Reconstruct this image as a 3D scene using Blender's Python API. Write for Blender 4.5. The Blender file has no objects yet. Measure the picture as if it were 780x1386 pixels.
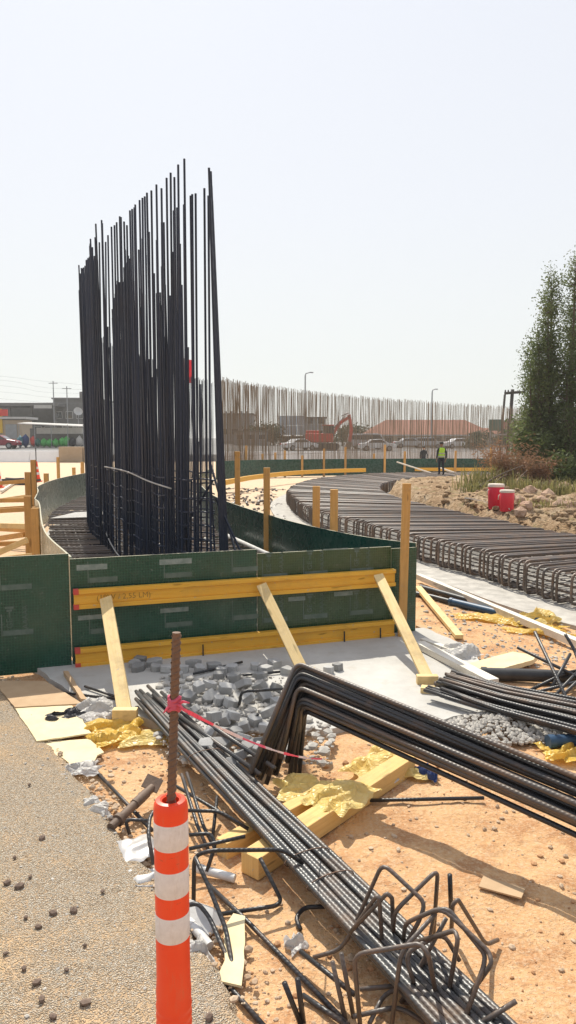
import bpy, bmesh, math, random
from mathutils import Vector, Matrix, Quaternion, noise
R = math.radians
rnd = random.Random(7)
scene = bpy.context.scene
col = scene.collection

# ------------------------------------------------------------ camera, sky, sun, exposure
EYE = 2.5
PITCH = math.atan(101 / 1000)
cam_d = bpy.data.cameras.new("camera")
cam_d.sensor_fit = 'VERTICAL'; cam_d.sensor_height = 36.0; cam_d.sensor_width = 36.0
cam_d.lens = 36.0 * 1000 / 1386
cam_d.clip_start = 0.05; cam_d.clip_end = 6000
cam = bpy.data.objects.new("camera", cam_d); col.objects.link(cam)
cam.location = (0, 0, EYE); cam.rotation_euler = (math.pi / 2 - PITCH, 0, 0)
scene.camera = cam

SUN_TO = Vector((-0.20, 0.76, 1.0)).normalized()
SUN_EL = math.asin(SUN_TO.z); SUN_AZ = math.atan2(SUN_TO.x, SUN_TO.y)
world = bpy.data.worlds.new("World"); scene.world = world; world.use_nodes = True
wn = world.node_tree; wn.nodes.clear()
sky = wn.nodes.new('ShaderNodeTexSky'); sky.sky_type = 'NISHITA'; sky.sun_disc = False
sky.sun_elevation = SUN_EL; sky.sun_rotation = SUN_AZ
sky.air_density = 1.0; sky.dust_density = 2.0; sky.ozone_density = 1.0; sky.altitude = 50
hsv = wn.nodes.new('ShaderNodeHueSaturation'); hsv.inputs['Saturation'].default_value = 0.30
bg = wn.nodes.new('ShaderNodeBackground'); bg.inputs['Strength'].default_value = 0.10
wo = wn.nodes.new('ShaderNodeOutputWorld')
# milky haze over the whole sky, a little warmer towards the horizon
tcw = wn.nodes.new('ShaderNodeTexCoord'); sxyz = wn.nodes.new('ShaderNodeSeparateXYZ'); wn.links.new(tcw.outputs['Generated'], sxyz.inputs[0])
hz = wn.nodes.new('ShaderNodeValToRGB'); hz.color_ramp.elements[0].position = 0.0; hz.color_ramp.elements[0].color = (0.80, 0.825, 0.775, 1)
hz.color_ramp.elements[1].position = 0.75; hz.color_ramp.elements[1].color = (0.74, 0.775, 0.88, 1)
e_ = hz.color_ramp.elements.new(0.28); e_.color = (0.78, 0.81, 0.86, 1)
wn.links.new(sxyz.outputs['Z'], hz.inputs[0])
gain = wn.nodes.new('ShaderNodeVectorMath'); gain.operation = 'SCALE'; wn.links.new(hz.outputs[0], gain.inputs[0])
# haze scatters forward: the sky is dimmer on the side away from the sun
dt = wn.nodes.new('ShaderNodeVectorMath'); dt.operation = 'DOT_PRODUCT'; dt.inputs[1].default_value = SUN_TO; wn.links.new(tcw.outputs['Generated'], dt.inputs[0])
fwd = wn.nodes.new('ShaderNodeMapRange'); fwd.interpolation_type = 'SMOOTHSTEP'; fwd.inputs['From Min'].default_value = -0.75; fwd.inputs['From Max'].default_value = 0.55; fwd.inputs['To Min'].default_value = 5.2; fwd.inputs['To Max'].default_value = 10.2
wn.links.new(dt.outputs['Value'], fwd.inputs['Value']); wn.links.new(fwd.outputs[0], gain.inputs['Scale'])
mixw = wn.nodes.new('ShaderNodeMix'); mixw.data_type = 'RGBA'; mixw.inputs[0].default_value = 0.86
wn.links.new(sky.outputs[0], hsv.inputs['Color']); wn.links.new(hsv.outputs[0], mixw.inputs[6]); wn.links.new(gain.outputs[0], mixw.inputs[7])
wn.links.new(mixw.outputs[2], bg.inputs['Color']); wn.links.new(bg.outputs[0], wo.inputs['Surface'])
sun_d = bpy.data.lights.new("sun", 'SUN'); sun_d.energy = 5.0; sun_d.angle = R(0.5); sun_d.color = (1.0, 0.94, 0.82)
sun = bpy.data.objects.new("sun", sun_d); col.objects.link(sun)
sun.location = (-20, 60, 80); sun.rotation_euler = SUN_TO.to_track_quat('Z', 'Y').to_euler()
scene.view_settings.view_transform = 'Standard'; scene.view_settings.look = 'None'
scene.view_settings.exposure = 0.18; scene.view_settings.gamma = 1.0

# ------------------------------------------------------------ measuring helpers (world metres, site ground at z = 0)
def ray(u, v):
    y = (693 - v) / 1000
    return Vector(((u - 390) / 1000, math.cos(PITCH) + y * math.sin(PITCH), -math.sin(PITCH) + y * math.cos(PITCH)))
def at(u, v, z=0.0):
    d = ray(u, v); t = (z - EYE) / d.z
    return Vector((d.x * t, d.y * t, z))
def atY(u, v, Y):
    d = ray(u, v); t = Y / d.y
    return Vector((d.x * t, Y, EYE + d.z * t))

# ------------------------------------------------------------ materials
class NT:
    def __init__(s, name):
        s.m = bpy.data.materials.new(name); s.m.use_nodes = True
        s.t = s.m.node_tree; s.b = s.t.nodes['Principled BSDF']
        s.tc = s.t.nodes.new('ShaderNodeTexCoord')
    def n(s, typ, **kw):
        nd = s.t.nodes.new(typ)
        for k, v in kw.items():
            if k in nd.inputs.keys() if isinstance(k, str) else False: nd.inputs[k].default_value = v
            else: setattr(nd, k, v)
        return nd
    def l(s, a, b): s.t.links.new(a, b)
    def coord(s, kind='Object', scale=(1, 1, 1)):
        mp = s.t.nodes.new('ShaderNodeMapping'); mp.inputs['Scale'].default_value = scale
        s.l(s.tc.outputs[kind], mp.inputs['Vector']); return mp.outputs[0]
    def noise(s, vec, scale, detail=4, rough=0.6, dist=0.0):
        nd = s.t.nodes.new('ShaderNodeTexNoise'); nd.inputs['Scale'].default_value = scale
        nd.inputs['Detail'].default_value = detail; nd.inputs['Roughness'].default_value = rough
        nd.inputs['Distortion'].default_value = dist
        s.l(vec, nd.inputs['Vector']); return nd.outputs['Fac']
    def ramp(s, fac, stops):
        nd = s.t.nodes.new('ShaderNodeValToRGB'); e = nd.color_ramp.elements
        while len(e) < len(stops): e.new(0.5)
        for k, (p, c) in enumerate(stops):
            e[k].position = p; e[k].color = c if len(c) == 4 else (*c, 1)
        s.l(fac, nd.inputs['Fac']); return nd.outputs['Color']
    def mix(s, fac, a, b, mode='MIX'):
        nd = s.t.nodes.new('ShaderNodeMix'); nd.data_type = 'RGBA'; nd.blend_type = mode
        for sock, v in ((nd.inputs[0], fac), (nd.inputs[6], a), (nd.inputs[7], b)):
            if hasattr(v, 'links') or isinstance(v, bpy.types.NodeSocket): s.l(v, sock)
            else: sock.default_value = v if not isinstance(v, tuple) or len(v) == 4 else (*v, 1)
        return nd.outputs[2]
    def bump(s, h, strength=0.5, dist=0.01, prev=None):
        nd = s.t.nodes.new('ShaderNodeBump'); nd.inputs['Strength'].default_value = strength; nd.inputs['Distance'].default_value = dist
        s.l(h, nd.inputs['Height'])
        if prev is not None: s.l(prev, nd.inputs['Normal'])
        return nd.outputs[0]
    def out(s, color=None, rough=0.8, normal=None, metal=0.0, spec=0.5, trans=None):
        if color is not None:
            if isinstance(color, bpy.types.NodeSocket): s.l(color, s.b.inputs['Base Color'])
            else: s.b.inputs['Base Color'].default_value = (*color[:3], 1)
        if isinstance(rough, bpy.types.NodeSocket): s.l(rough, s.b.inputs['Roughness'])
        else: s.b.inputs['Roughness'].default_value = rough
        s.b.inputs['Metallic'].default_value = metal
        s.b.inputs['Specular IOR Level'].default_value = spec
        if normal is not None: s.l(normal, s.b.inputs['Normal'])
        return s.m

def mottled(name, c1, c2, scale=6, rough=0.8, bump=0.3, bscale=60, bdist=0.004, spec=0.4, metal=0.0, c3=None):
    t = NT(name); v = t.coord('Object')
    n1 = t.noise(v, scale, 5, 0.65)
    stops = [(0.32, c1), (0.68, c2)] + ([(0.8, c3)] if c3 else [])
    c = t.ramp(n1, stops)
    nb = t.noise(v, bscale, 4, 0.6)
    return t.out(c, rough, t.bump(nb, bump, bdist), metal, spec)

def wood(name, c1, c2, dirt=(0.2, 0.13, 0.07), dirt_amt=0.25, rough=0.7):
    t = NT(name); v = t.coord('UV', (38, 1.7, 1)); v2 = t.coord('Object')
    g = t.noise(v, 1.0, 5, 0.6, 0.6)
    c = t.ramp(g, [(0.3, c1), (0.62, c2), (0.75, tuple(x * 0.72 for x in c1))])
    d = t.ramp(t.noise(v2, 3.1, 5, 0.7), [(0.5, (0, 0, 0)), (0.78, (dirt_amt * 2.2,) * 3)])
    c = t.mix(d, c, dirt)
    spl = t.ramp(t.noise(v2, 21, 3, 0.75), [(0.65, (0, 0, 0)), (0.70, (0.6,) * 3)])       # dried cement splashes
    c = t.mix(spl, c, (0.40, 0.38, 0.33))
    kn = t.ramp(t.noise(t.coord('UV', (14, 3.2, 1)), 1.0, 1, 0.4), [(0.70, (0, 0, 0)), (0.76, (0.6,) * 3)])   # knots
    c = t.mix(kn, c, tuple(x * 0.38 for x in c1))
    return t.out(c, rough, t.bump(g, 0.35, 0.004), 0, 0.3)

def rebar_mat(name, base, rust, rust_amt, rough=0.42, spec=0.6):
    t = NT(name); v = t.coord('UV'); o = t.coord('Object')
    w = t.t.nodes.new('ShaderNodeTexWave'); w.wave_type = 'BANDS'; w.bands_direction = 'Y'; w.inputs['Scale'].default_value = 14
    mp = t.coord('UV', (1, 1, 1)); 
    rot = t.t.nodes.new('ShaderNodeMapping'); rot.inputs['Rotation'].default_value = (0, 0, R(35)); t.l(mp, rot.inputs['Vector'])
    t.l(rot.outputs[0], w.inputs['Vector'])
    n1 = t.noise(o, 4.5, 5, 0.7)
    f = t.ramp(n1, [(0.62 - rust_amt * 0.4, (0, 0, 0)), (0.72, (1, 1, 1))])
    c = t.mix(f, base, rust)
    sp = t.noise(o, 90, 2, 0.5)
    r = t.ramp(t.mix(0.5, f, sp), [(0, (rough - 0.08,) * 3), (1, (min(1, rough + 0.3),) * 3)])
    return t.out(c, r, t.bump(w.outputs['Fac'], 0.3, 0.003), 0.0, spec)

M = {}
M['rebar'] = rebar_mat('dark_rebar', (0.016, 0.016, 0.018), (0.070, 0.044, 0.031), 0.28, 0.42, 0.6)
M['rebar_wall'] = rebar_mat('shade_blue_rebar', (0.018, 0.025, 0.047), (0.036, 0.034, 0.042), 0.25, 0.5, 0.35)  # blue-dark shade of the wall bars, put into their base colour
M['rebar_grey'] = rebar_mat('grey_rebar', (0.036, 0.037, 0.038), (0.11, 0.07, 0.045), 0.35, 0.38, 0.7)
M['rebar_brown'] = rebar_mat('weathered_rebar', (0.088, 0.074, 0.065), (0.17, 0.10, 0.06), 0.5, 0.42, 0.6)
M['rebar_mat'] = rebar_mat('mat_rebar', (0.105, 0.085, 0.073), (0.20, 0.118, 0.07), 0.55, 0.42, 0.7)
M['rebar_tan'] = rebar_mat('sunlit_far_rebar', (0.21, 0.165, 0.115), (0.26, 0.17, 0.10), 0.5, 0.6, 0.3)  # pale tan base paints sunlight onto the far bars
M['rebar_rust'] = rebar_mat('rusty_rebar', (0.135, 0.088, 0.062), (0.21, 0.115, 0.07), 0.6, 0.6, 0.4)
M['beam_yellow'] = wood('yellow_lacquered_timber', (0.72, 0.36, 0.035), (0.80, 0.45, 0.06), dirt_amt=0.12, rough=0.5)
M['stake'] = wood('orange_stake_timber', (0.56, 0.30, 0.085), (0.66, 0.38, 0.13), dirt_amt=0.2)
M['pale_timber'] = wood('pale_timber', (0.66, 0.47, 0.20), (0.74, 0.56, 0.28), dirt_amt=0.25)
M['fresh_timber'] = wood('fresh_square_timber', (0.62, 0.38, 0.13), (0.72, 0.48, 0.19), dirt_amt=0.2)
M['white_timber'] = wood('bleached_timber', (0.62, 0.58, 0.49), (0.72, 0.68, 0.60), dirt=(0.35, 0.27, 0.18), dirt_amt=0.25)
M['ply_edge'] = mottled('plywood_edge', (0.36, 0.34, 0.25), (0.5, 0.47, 0.36), 14)
M['ply_board'] = mottled('bare_plywood', (0.64, 0.52, 0.30), (0.72, 0.61, 0.39), 4, 0.8, 0.2, 90, 0.002, c3=(0.56, 0.42, 0.23))
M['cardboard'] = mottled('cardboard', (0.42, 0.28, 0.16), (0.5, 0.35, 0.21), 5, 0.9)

def film_ply(name, c1, c2, grid=True):
    t = NT(name); v = t.coord('UV'); o = t.coord('Object')
    n1 = t.noise(o, 2.2, 5, 0.7)
    c = t.ramp(n1, [(0.3, c1), (0.7, c2)])
    br = t.t.nodes.new('ShaderNodeTexBrick'); br.offset = 0; br.inputs['Scale'].default_value = 1.0
    br.inputs['Brick Width'].default_value = 0.03; br.inputs['Row Height'].default_value = 0.03
    br.inputs['Mortar Size'].default_value = 0.0022; br.inputs['Color1'].default_value = (0, 0, 0, 1); br.inputs['Color2'].default_value = (0, 0, 0, 1); br.inputs['Mortar'].default_value = (1, 1, 1, 1)
    t.l(v, br.inputs['Vector'])
    if grid: c = t.mix(br.outputs['Color'], c, tuple(min(1, x * 1.5 + 0.010) for x in c2))
    dust = t.ramp(t.noise(o, 6.0, 6, 0.75), [(0.5, (0, 0, 0)), (0.85, (0.25, 0.25, 0.25))])
    c = t.mix(dust, c, (0.16, 0.15, 0.11))
    spl = t.ramp(t.noise(o, 26, 3, 0.75), [(0.66, (0, 0, 0)), (0.70, (0.55,) * 3)])      # cement splashes
    c = t.mix(spl, c, (0.24, 0.24, 0.21))
    scv = t.coord('Object', (3, 3, 46)); scr = t.ramp(t.noise(scv, 1.6, 3, 0.7), [(0.64, (0, 0, 0)), (0.70, (0.35,) * 3)])
    c = t.mix(scr, c, (0.10, 0.13, 0.10))
    r = t.ramp(t.noise(o, 7, 4, 0.6), [(0.3, (0.18,) * 3), (0.7, (0.38,) * 3)])
    return t.out(c, r, t.bump(br.outputs['Color'], 0.25 if grid else 0.0, 0.002), 0, 0.5)
M['film_dark'] = film_ply('dark_green_film_plywood', (0.004, 0.040, 0.025), (0.012, 0.066, 0.042))
M['film_olive'] = film_ply('olive_green_film_plywood', (0.013, 0.046, 0.020), (0.032, 0.068, 0.029))
M['film_plain'] = film_ply('deep_green_film_plywood', (0.005, 0.045, 0.035), (0.012, 0.074, 0.055), False)
M['film_grey'] = film_ply('grey_green_film_plywood', (0.18, 0.23, 0.19), (0.30, 0.34, 0.29), False)
M['print'] = mottled('pale_print', (0.075, 0.115, 0.095), (0.15, 0.19, 0.165), 9)
M['print_grey'] = mottled('pale_label_print', (0.15, 0.20, 0.18), (0.30, 0.34, 0.32), 12)
M['ink'] = mottled('marker_ink', (0.24, 0.13, 0.03), (0.44, 0.23, 0.04), 22)
M['red_cap'] = mottled('red_end_paint', (0.55, 0.07, 0.05), (0.65, 0.1, 0.08), 9)

def dirt_mat():
    t = NT('sandy_ground'); o = t.coord('Object')
    big = t.noise(o, 0.55, 5, 0.62, 0.3); mid = t.noise(o, 3.2, 6, 0.7); fine = t.noise(o, 42, 4, 0.7)
    c = t.ramp(big, [(0.28, (0.52, 0.285, 0.135)), (0.5, (0.62, 0.375, 0.19)), (0.72, (0.66, 0.45, 0.26))])
    c = t.mix(t.ramp(mid, [(0.47, (0, 0, 0)), (0.60, (0.85,) * 3)]), c, (0.43, 0.215, 0.10))
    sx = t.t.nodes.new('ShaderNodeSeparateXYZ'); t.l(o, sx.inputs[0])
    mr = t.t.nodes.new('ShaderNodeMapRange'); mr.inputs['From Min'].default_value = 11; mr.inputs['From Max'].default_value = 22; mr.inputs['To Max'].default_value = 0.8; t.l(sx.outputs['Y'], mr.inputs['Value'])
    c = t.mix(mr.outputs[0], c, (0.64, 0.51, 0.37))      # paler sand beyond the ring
    c = t.mix(t.ramp(fine, [(0.46, (0, 0, 0)), (0.70, (0.7,) * 3)]), c, (0.66, 0.50, 0.33))
    clod = t.noise(o, 17, 5, 0.75)
    c = t.mix(t.ramp(clod, [(0.56, (0, 0, 0)), (0.70, (0.65,) * 3)]), c, (0.36, 0.19, 0.095))
    vo = t.t.nodes.new('ShaderNodeTexVoronoi'); vo.inputs['Scale'].default_value = 60; t.l(o, vo.inputs['Vector'])
    grit = t.ramp(vo.outputs['Distance'], [(0.10, (1, 1, 1)), (0.24, (0, 0, 0))])
    vr = t.ramp(vo.outputs['Color'], [(0.78, (0, 0, 0)), (0.8, (1, 1, 1))])
    g = t.mix(1.0, grit, vr, 'MULTIPLY')
    c = t.mix(g, c, (0.55, 0.47, 0.38))
    b0 = t.bump(mid, 0.55, 0.06); b1 = t.bump(clod, 0.7, 0.03, b0); b2 = t.bump(fine, 0.7, 0.014, b1); b3 = t.bump(grit, 0.35, 0.008, b2)
    return t.out(c, 0.95, b3, 0, 0.15)
M['dirt'] = dirt_mat()
def mound_mat():
    t = NT('loose_excavated_soil'); o = t.coord('Object')
    mid = t.noise(o, 1.3, 6, 0.75, 0.4); fine = t.noise(o, 9, 6, 0.75)
    c = t.ramp(mid, [(0.3, (0.42, 0.26, 0.14)), (0.48, (0.58, 0.40, 0.24)), (0.66, (0.68, 0.53, 0.36))])
    c = t.mix(t.ramp(fine, [(0.46, (0, 0, 0)), (0.64, (0.85,) * 3)]), c, (0.25, 0.15, 0.08))
    c = t.mix(t.ramp(t.noise(o, 2.3, 4, 0.6), [(0.55, (0, 0, 0)), (0.7, (0.6,) * 3)]), c, (0.30, 0.27, 0.11))
    return t.out(c, 0.95, t.bump(fine, 1.0, 0.2), 0, 0.15)
M['mound'] = mound_mat()
def road_mat():
    t = NT('chip_sealed_road'); o = t.coord('Object')
    vo = t.t.nodes.new('ShaderNodeTexVoronoi'); vo.inputs['Scale'].default_value = 118; t.l(o, vo.inputs['Vector'])
    sep = t.t.nodes.new('ShaderNodeSeparateColor'); t.l(vo.outputs['Color'], sep.inputs[0])
    c = t.ramp(sep.outputs[0], [(0.0, (0.33, 0.255, 0.18)), (0.2, (0.53, 0.44, 0.33)), (0.6, (0.62, 0.54, 0.425)), (0.85, (0.68, 0.61, 0.50)), (1.0, (0.77, 0.71, 0.61))])
    gap = t.ramp(vo.outputs['Distance'], [(0.42, (0, 0, 0)), (0.68, (0.9,) * 3)])
    c = t.mix(gap, c, (0.31, 0.215, 0.13))
    sand = t.ramp(t.noise(o, 1.1, 6, 0.72, 0.4), [(0.48, (0, 0, 0)), (0.7, (0.85,) * 3)])
    c = t.mix(sand, c, (0.64, 0.43, 0.235))
    gr = t.ramp(t.noise(o, 2.3, 5, 0.7), [(0.55, (0, 0, 0)), (0.75, (0.3,) * 3)])
    c = t.mix(gr, c, (0.44, 0.38, 0.32))
    inv = t.ramp(vo.outputs['Distance'], [(0.0, (1, 1, 1)), (0.7, (0, 0, 0))])
    b = t.bump(inv, 1.0, 0.016); b = t.bump(t.noise(o, 7, 5, 0.7), 0.4, 0.03, b)
    return t.out(c, 0.95, b, 0, 0.2)
M['road'] = road_mat()
def conc(name, a, b, stain=(0.33, 0.26, 0.18)):
    t = NT(name); o = t.coord('Object')
    c = t.ramp(t.noise(o, 1.6, 6, 0.7), [(0.3, a), (0.7, b)])
    c = t.mix(t.ramp(t.noise(o, 5, 6, 0.75), [(0.55, (0, 0, 0)), (0.8, (0.6,) * 3)]), c, stain)
    f = t.noise(o, 60, 4, 0.7)
    return t.out(c, 0.9, t.bump(f, 0.45, 0.006), 0, 0.25)
M['slab'] = conc('blinding_concrete', (0.40, 0.385, 0.355), (0.53, 0.515, 0.48), (0.36, 0.30, 0.22))
M['concrete'] = conc('pale_concrete', (0.46, 0.45, 0.43), (0.56, 0.55, 0.53))
M['concrete_brown'] = conc('brown_concrete', (0.36, 0.27, 0.18), (0.42, 0.33, 0.23))
M['concrete_dark'] = conc('grey_concrete', (0.15, 0.145, 0.14), (0.20, 0.195, 0.19), (0.12, 0.11, 0.1))
M['wall_beige'] = conc('beige_render', (0.42, 0.33, 0.24), (0.48, 0.39, 0.29))
M['wall_grey'] = conc('grey_render', (0.30, 0.31, 0.31), (0.37, 0.38, 0.38))
M['asphalt'] = conc('far_asphalt', (0.16, 0.155, 0.15), (0.20, 0.195, 0.19), (0.26, 0.22, 0.17))
M['paver'] = mottled('grey_paver', (0.34, 0.335, 0.325), (0.46, 0.455, 0.44), 7, 0.95, 0.6, 70, 0.006, c3=(0.54, 0.50, 0.43))
def vary(mat, lo, hi):
    nt = mat.node_tree; b = nt.nodes['Principled BSDF']; src = b.inputs['Base Color'].links[0].from_socket
    oi = nt.nodes.new('ShaderNodeObjectInfo'); mr = nt.nodes.new('ShaderNodeMapRange'); mr.inputs['To Min'].default_value = lo; mr.inputs['To Max'].default_value = hi
    hs = nt.nodes.new('ShaderNodeHueSaturation'); nt.links.new(oi.outputs['Random'], mr.inputs['Value']); nt.links.new(mr.outputs[0], hs.inputs['Value'])
    nt.links.new(src, hs.inputs['Color']); nt.links.new(hs.outputs[0], b.inputs['Base Color'])
vary(M['paver'], 0.55, 1.15); vary(M['stake'], 0.75, 1.1); vary(M['rebar'], 0.7, 1.5); vary(M['rebar_grey'], 0.7, 1.35); vary(M['rebar_mat'], 0.6, 1.3); vary(M['rebar_wall'], 0.7, 1.4)
M['stone'] = mottled('brown_stone', (0.13, 0.09, 0.07), (0.22, 0.16, 0.12), 9, 0.9, 0.5, 50, 0.006)
M['rock'] = mottled('pink_rock', (0.40, 0.26, 0.18), (0.55, 0.38, 0.27), 5, 0.95, 1.0, 14, 0.06, c3=(0.30, 0.20, 0.14))
M['pebble'] = mottled('pebbles', (0.36, 0.24, 0.15), (0.58, 0.46, 0.33), 5, 0.95)
M['soil'] = mottled('reddish_soil', (0.34, 0.17, 0.08), (0.50, 0.29, 0.15), 6, 0.95)
M['grit'] = mottled('grey_grit', (0.33, 0.31, 0.28), (0.52, 0.49, 0.44), 5, 0.95)
def scuffed(name, c1, c2, dirt, rough):
    t = NT(name); o = t.coord('Object'); st_ = t.coord('Object', (9, 9, 1.6))
    c = t.ramp(t.noise(o, 5, 4, 0.6), [(0.3, c1), (0.7, c2)])
    d = t.ramp(t.noise(st_, 3.0, 6, 0.75), [(0.54, (0, 0, 0)), (0.78, (0.5,) * 3)]); c = t.mix(d, c, dirt)
    s = t.ramp(t.noise(t.coord('Object', (30, 30, 140)), 1.0, 3, 0.7), [(0.66, (0, 0, 0)), (0.72, (0.45,) * 3)]); c = t.mix(s, c, tuple(x * .35 for x in dirt))
    r = t.ramp(d, [(0, (rough,) * 3), (0.5, (0.8,) * 3)])
    return t.out(c, r, t.bump(t.noise(o, 40, 4, 0.6), 0.15, 0.003), 0, 0.5)
M['orange'] = scuffed('orange_plastic', (0.84, 0.050, 0.010), (0.88, 0.075, 0.016), (0.55, 0.24, 0.12), 0.4)
def reflective():
    t = NT('white_reflective_band'); o = t.coord('Object')
    w = t.noise(o, 55, 2, 0.5)
    c = t.ramp(w, [(0.3, (0.66, 0.63, 0.62)), (0.7, (0.74, 0.71, 0.70))])
    c = t.mix(t.ramp(t.noise(t.coord('Object', (9, 9, 2)), 4, 6, 0.75), [(0.55, (0, 0, 0)), (0.8, (0.5,) * 3)]), c, (0.42, 0.30, 0.2))
    return t.out(c, 0.5, t.bump(t.noise(o, 180, 2, 0.5), 0.3, 0.001), 0, 0.5)
M['band'] = reflective()
def thin(name, c1, c2, trans=0.35, scale=8, rough=0.5):
    t = NT(name); o = t.coord('Object')
    c = t.ramp(t.noise(o, scale, 5, 0.7), [(0.3, c1), (0.7, c2)])
    vc = t.t.nodes.new('ShaderNodeTexVoronoi'); vc.feature = 'DISTANCE_TO_EDGE'; vc.inputs['Scale'].default_value = 17; t.l(t.coord('Object', (1, 1.7, 1)), vc.inputs['Vector'])
    cre = t.ramp(vc.outputs['Distance'], [(0.0, (1, 1, 1)), (0.16, (0, 0, 0))])
    t.out(c, rough, t.bump(cre, 0.5, 0.012, t.bump(t.noise(o, 25, 4, 0.6), 0.5, 0.01)), 0, 0.4)
    tr = t.t.nodes.new('ShaderNodeBsdfTranslucent'); t.l(c, tr.inputs['Color'])
    mx = t.t.nodes.new('ShaderNodeMixShader'); mx.inputs[0].default_value = trans
    t.l(t.b.outputs[0], mx.inputs[1]); t.l(tr.outputs[0], mx.inputs[2])
    t.l(mx.outputs[0], t.t.nodes['Material Output'].inputs['Surface'])
    return t.m
M['yellow_sheet'] = thin('yellow_plastic_sheet', (0.78, 0.50, 0.06), (0.86, 0.64, 0.18), 0.4, 8, 0.35)
M['pale_yellow'] = thin('pale_yellow_wrap', (0.78, 0.58, 0.16), (0.85, 0.69, 0.30), 0.35, 8, 0.35)
M['white_sheet'] = thin('dusty_white_sheet', (0.55, 0.53, 0.50), (0.72, 0.70, 0.67))
M['black_cloth'] = thin('black_cloth', (0.02, 0.02, 0.022), (0.06, 0.055, 0.06), 0.05)
M['tape'] = thin('pink_white_tape', (0.85, 0.16, 0.26), (0.85, 0.20, 0.30), 0.45, 3)
M['tape_white'] = thin('white_tape', (0.80, 0.68, 0.68), (0.85, 0.76, 0.76), 0.45, 3)
M['grey_plastic'] = mottled('grey_white_plastic', (0.50, 0.49, 0.47), (0.64, 0.63, 0.61), 8, 0.5)
M['silver'] = mottled('dusty_sheet_metal', (0.42, 0.40, 0.38), (0.58, 0.56, 0.54), 5, 0.38, 0.3, 40, 0.004, 0.5, 0.4)
M['rust_steel'] = mottled('rusted_steel', (0.11, 0.075, 0.055), (0.19, 0.125, 0.085), 9, 0.65, 0.5, 60, 0.004)
M['black_pipe'] = mottled('black_pipe', (0.022, 0.022, 0.024), (0.05, 0.05, 0.05), 6, 0.4, 0.2)
M['blue_pipe'] = mottled('blue_pipe', (0.02, 0.055, 0.11), (0.035, 0.085, 0.16), 6, 0.45, 0.2)
M['blue_cloth'] = mottled('blue_cloth', (0.02, 0.04, 0.13), (0.04, 0.07, 0.2), 6, 0.8)
M['cooler_red'] = mottled('red_cooler_plastic', (0.60, 0.015, 0.04), (0.68, 0.025, 0.06), 3, 0.4, 0.1)
M['cooler_bright'] = mottled('bright_red_cooler_plastic', (0.74, 0.03, 0.05), (0.80, 0.045, 0.07), 3, 0.4, 0.1)
M['cooler_lid'] = mottled('cream_plastic', (0.66, 0.56, 0.46), (0.74, 0.64, 0.54), 5, 0.5, 0.1)
M['white_paint'] = mottled('white_paint', (0.70, 0.70, 0.70), (0.78, 0.78, 0.78), 3, 0.35, 0.05)
M['barrier_white'] = mottled('brightened_concrete', (0.80, 0.80, 0.79), (0.86, 0.86, 0.85), 1.5, 0.7, 0.05)  # base colour raised so the barrier's shaded side reads bright
M['silver_paint'] = mottled('silver_paint', (0.42, 0.44, 0.46), (0.48, 0.50, 0.52), 3, 0.3, 0.05, metal=0.3)
M['maroon_paint'] = mottled('maroon_paint', (0.20, 0.012, 0.03), (0.26, 0.02, 0.04), 3, 0.3, 0.05)
M['red_paint'] = mottled('red_machine_paint', (0.55, 0.04, 0.03), (0.65, 0.06, 0.04), 3, 0.45, 0.1)
M['green_paint'] = mottled('green_goods', (0.05, 0.30, 0.06), (0.08, 0.42, 0.09), 3, 0.6)
M['dark_green'] = mottled('dark_green_sign', (0.02, 0.11, 0.085), (0.03, 0.14, 0.11), 3, 0.6)
M['teal'] = mottled('teal_cloth', (0.04, 0.14, 0.18), (0.06, 0.20, 0.24), 3, 0.8)
M['yellow_paint'] = mottled('yellow_board', (0.65, 0.40, 0.03), (0.72, 0.46, 0.05), 3, 0.6)
M['red_cloth'] = thin('red_banner', (0.50, 0.012, 0.025), (0.58, 0.02, 0.04), 0.3)
M['glass'] = mottled('dark_glass', (0.03, 0.035, 0.04), (0.05, 0.055, 0.06), 2, 0.12, 0.0, spec=0.8)
M['rubber'] = mottled('black_rubber', (0.015, 0.015, 0.015), (0.03, 0.03, 0.03), 8, 0.85)
M['lamp_glass'] = mottled('lamp_glass', (0.7, 0.7, 0.66), (0.8, 0.8, 0.76), 3, 0.2)
M['galv'] = mottled('galvanised_steel', (0.24, 0.25, 0.26), (0.33, 0.34, 0.35), 3, 0.45, 0.1, metal=0.3)
M['board_blue'] = mottled('pale_blue_panel', (0.36, 0.43, 0.50), (0.44, 0.51, 0.57), 2, 0.6)
M['roof_tile'] = mottled('brick_red_roof', (0.25, 0.10, 0.065), (0.33, 0.145, 0.095), 2.5, 0.85)
M['bark'] = mottled('bark', (0.09, 0.065, 0.045), (0.17, 0.125, 0.09), 5, 0.95, 0.8, 20, 0.03)
M['pole_wood'] = mottled('dark_pole', (0.022, 0.019, 0.017), (0.045, 0.036, 0.03), 3, 0.8)
M['skin'] = mottled('skin', (0.30, 0.17, 0.11), (0.34, 0.20, 0.13), 5, 0.6)
M['navy'] = mottled('navy_cloth', (0.010, 0.012, 0.025), (0.018, 0.02, 0.04), 6, 0.9)
M['charcoal'] = mottled('charcoal_cloth', (0.02, 0.022, 0.025), (0.04, 0.04, 0.045), 6, 0.9)
M['hivis'] = mottled('lime_vest', (0.50, 0.80, 0.05), (0.56, 0.88, 0.07), 4, 0.7)
M['hair'] = mottled('dark_hair', (0.02, 0.015, 0.012), (0.03, 0.024, 0.02), 6, 0.7)
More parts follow.
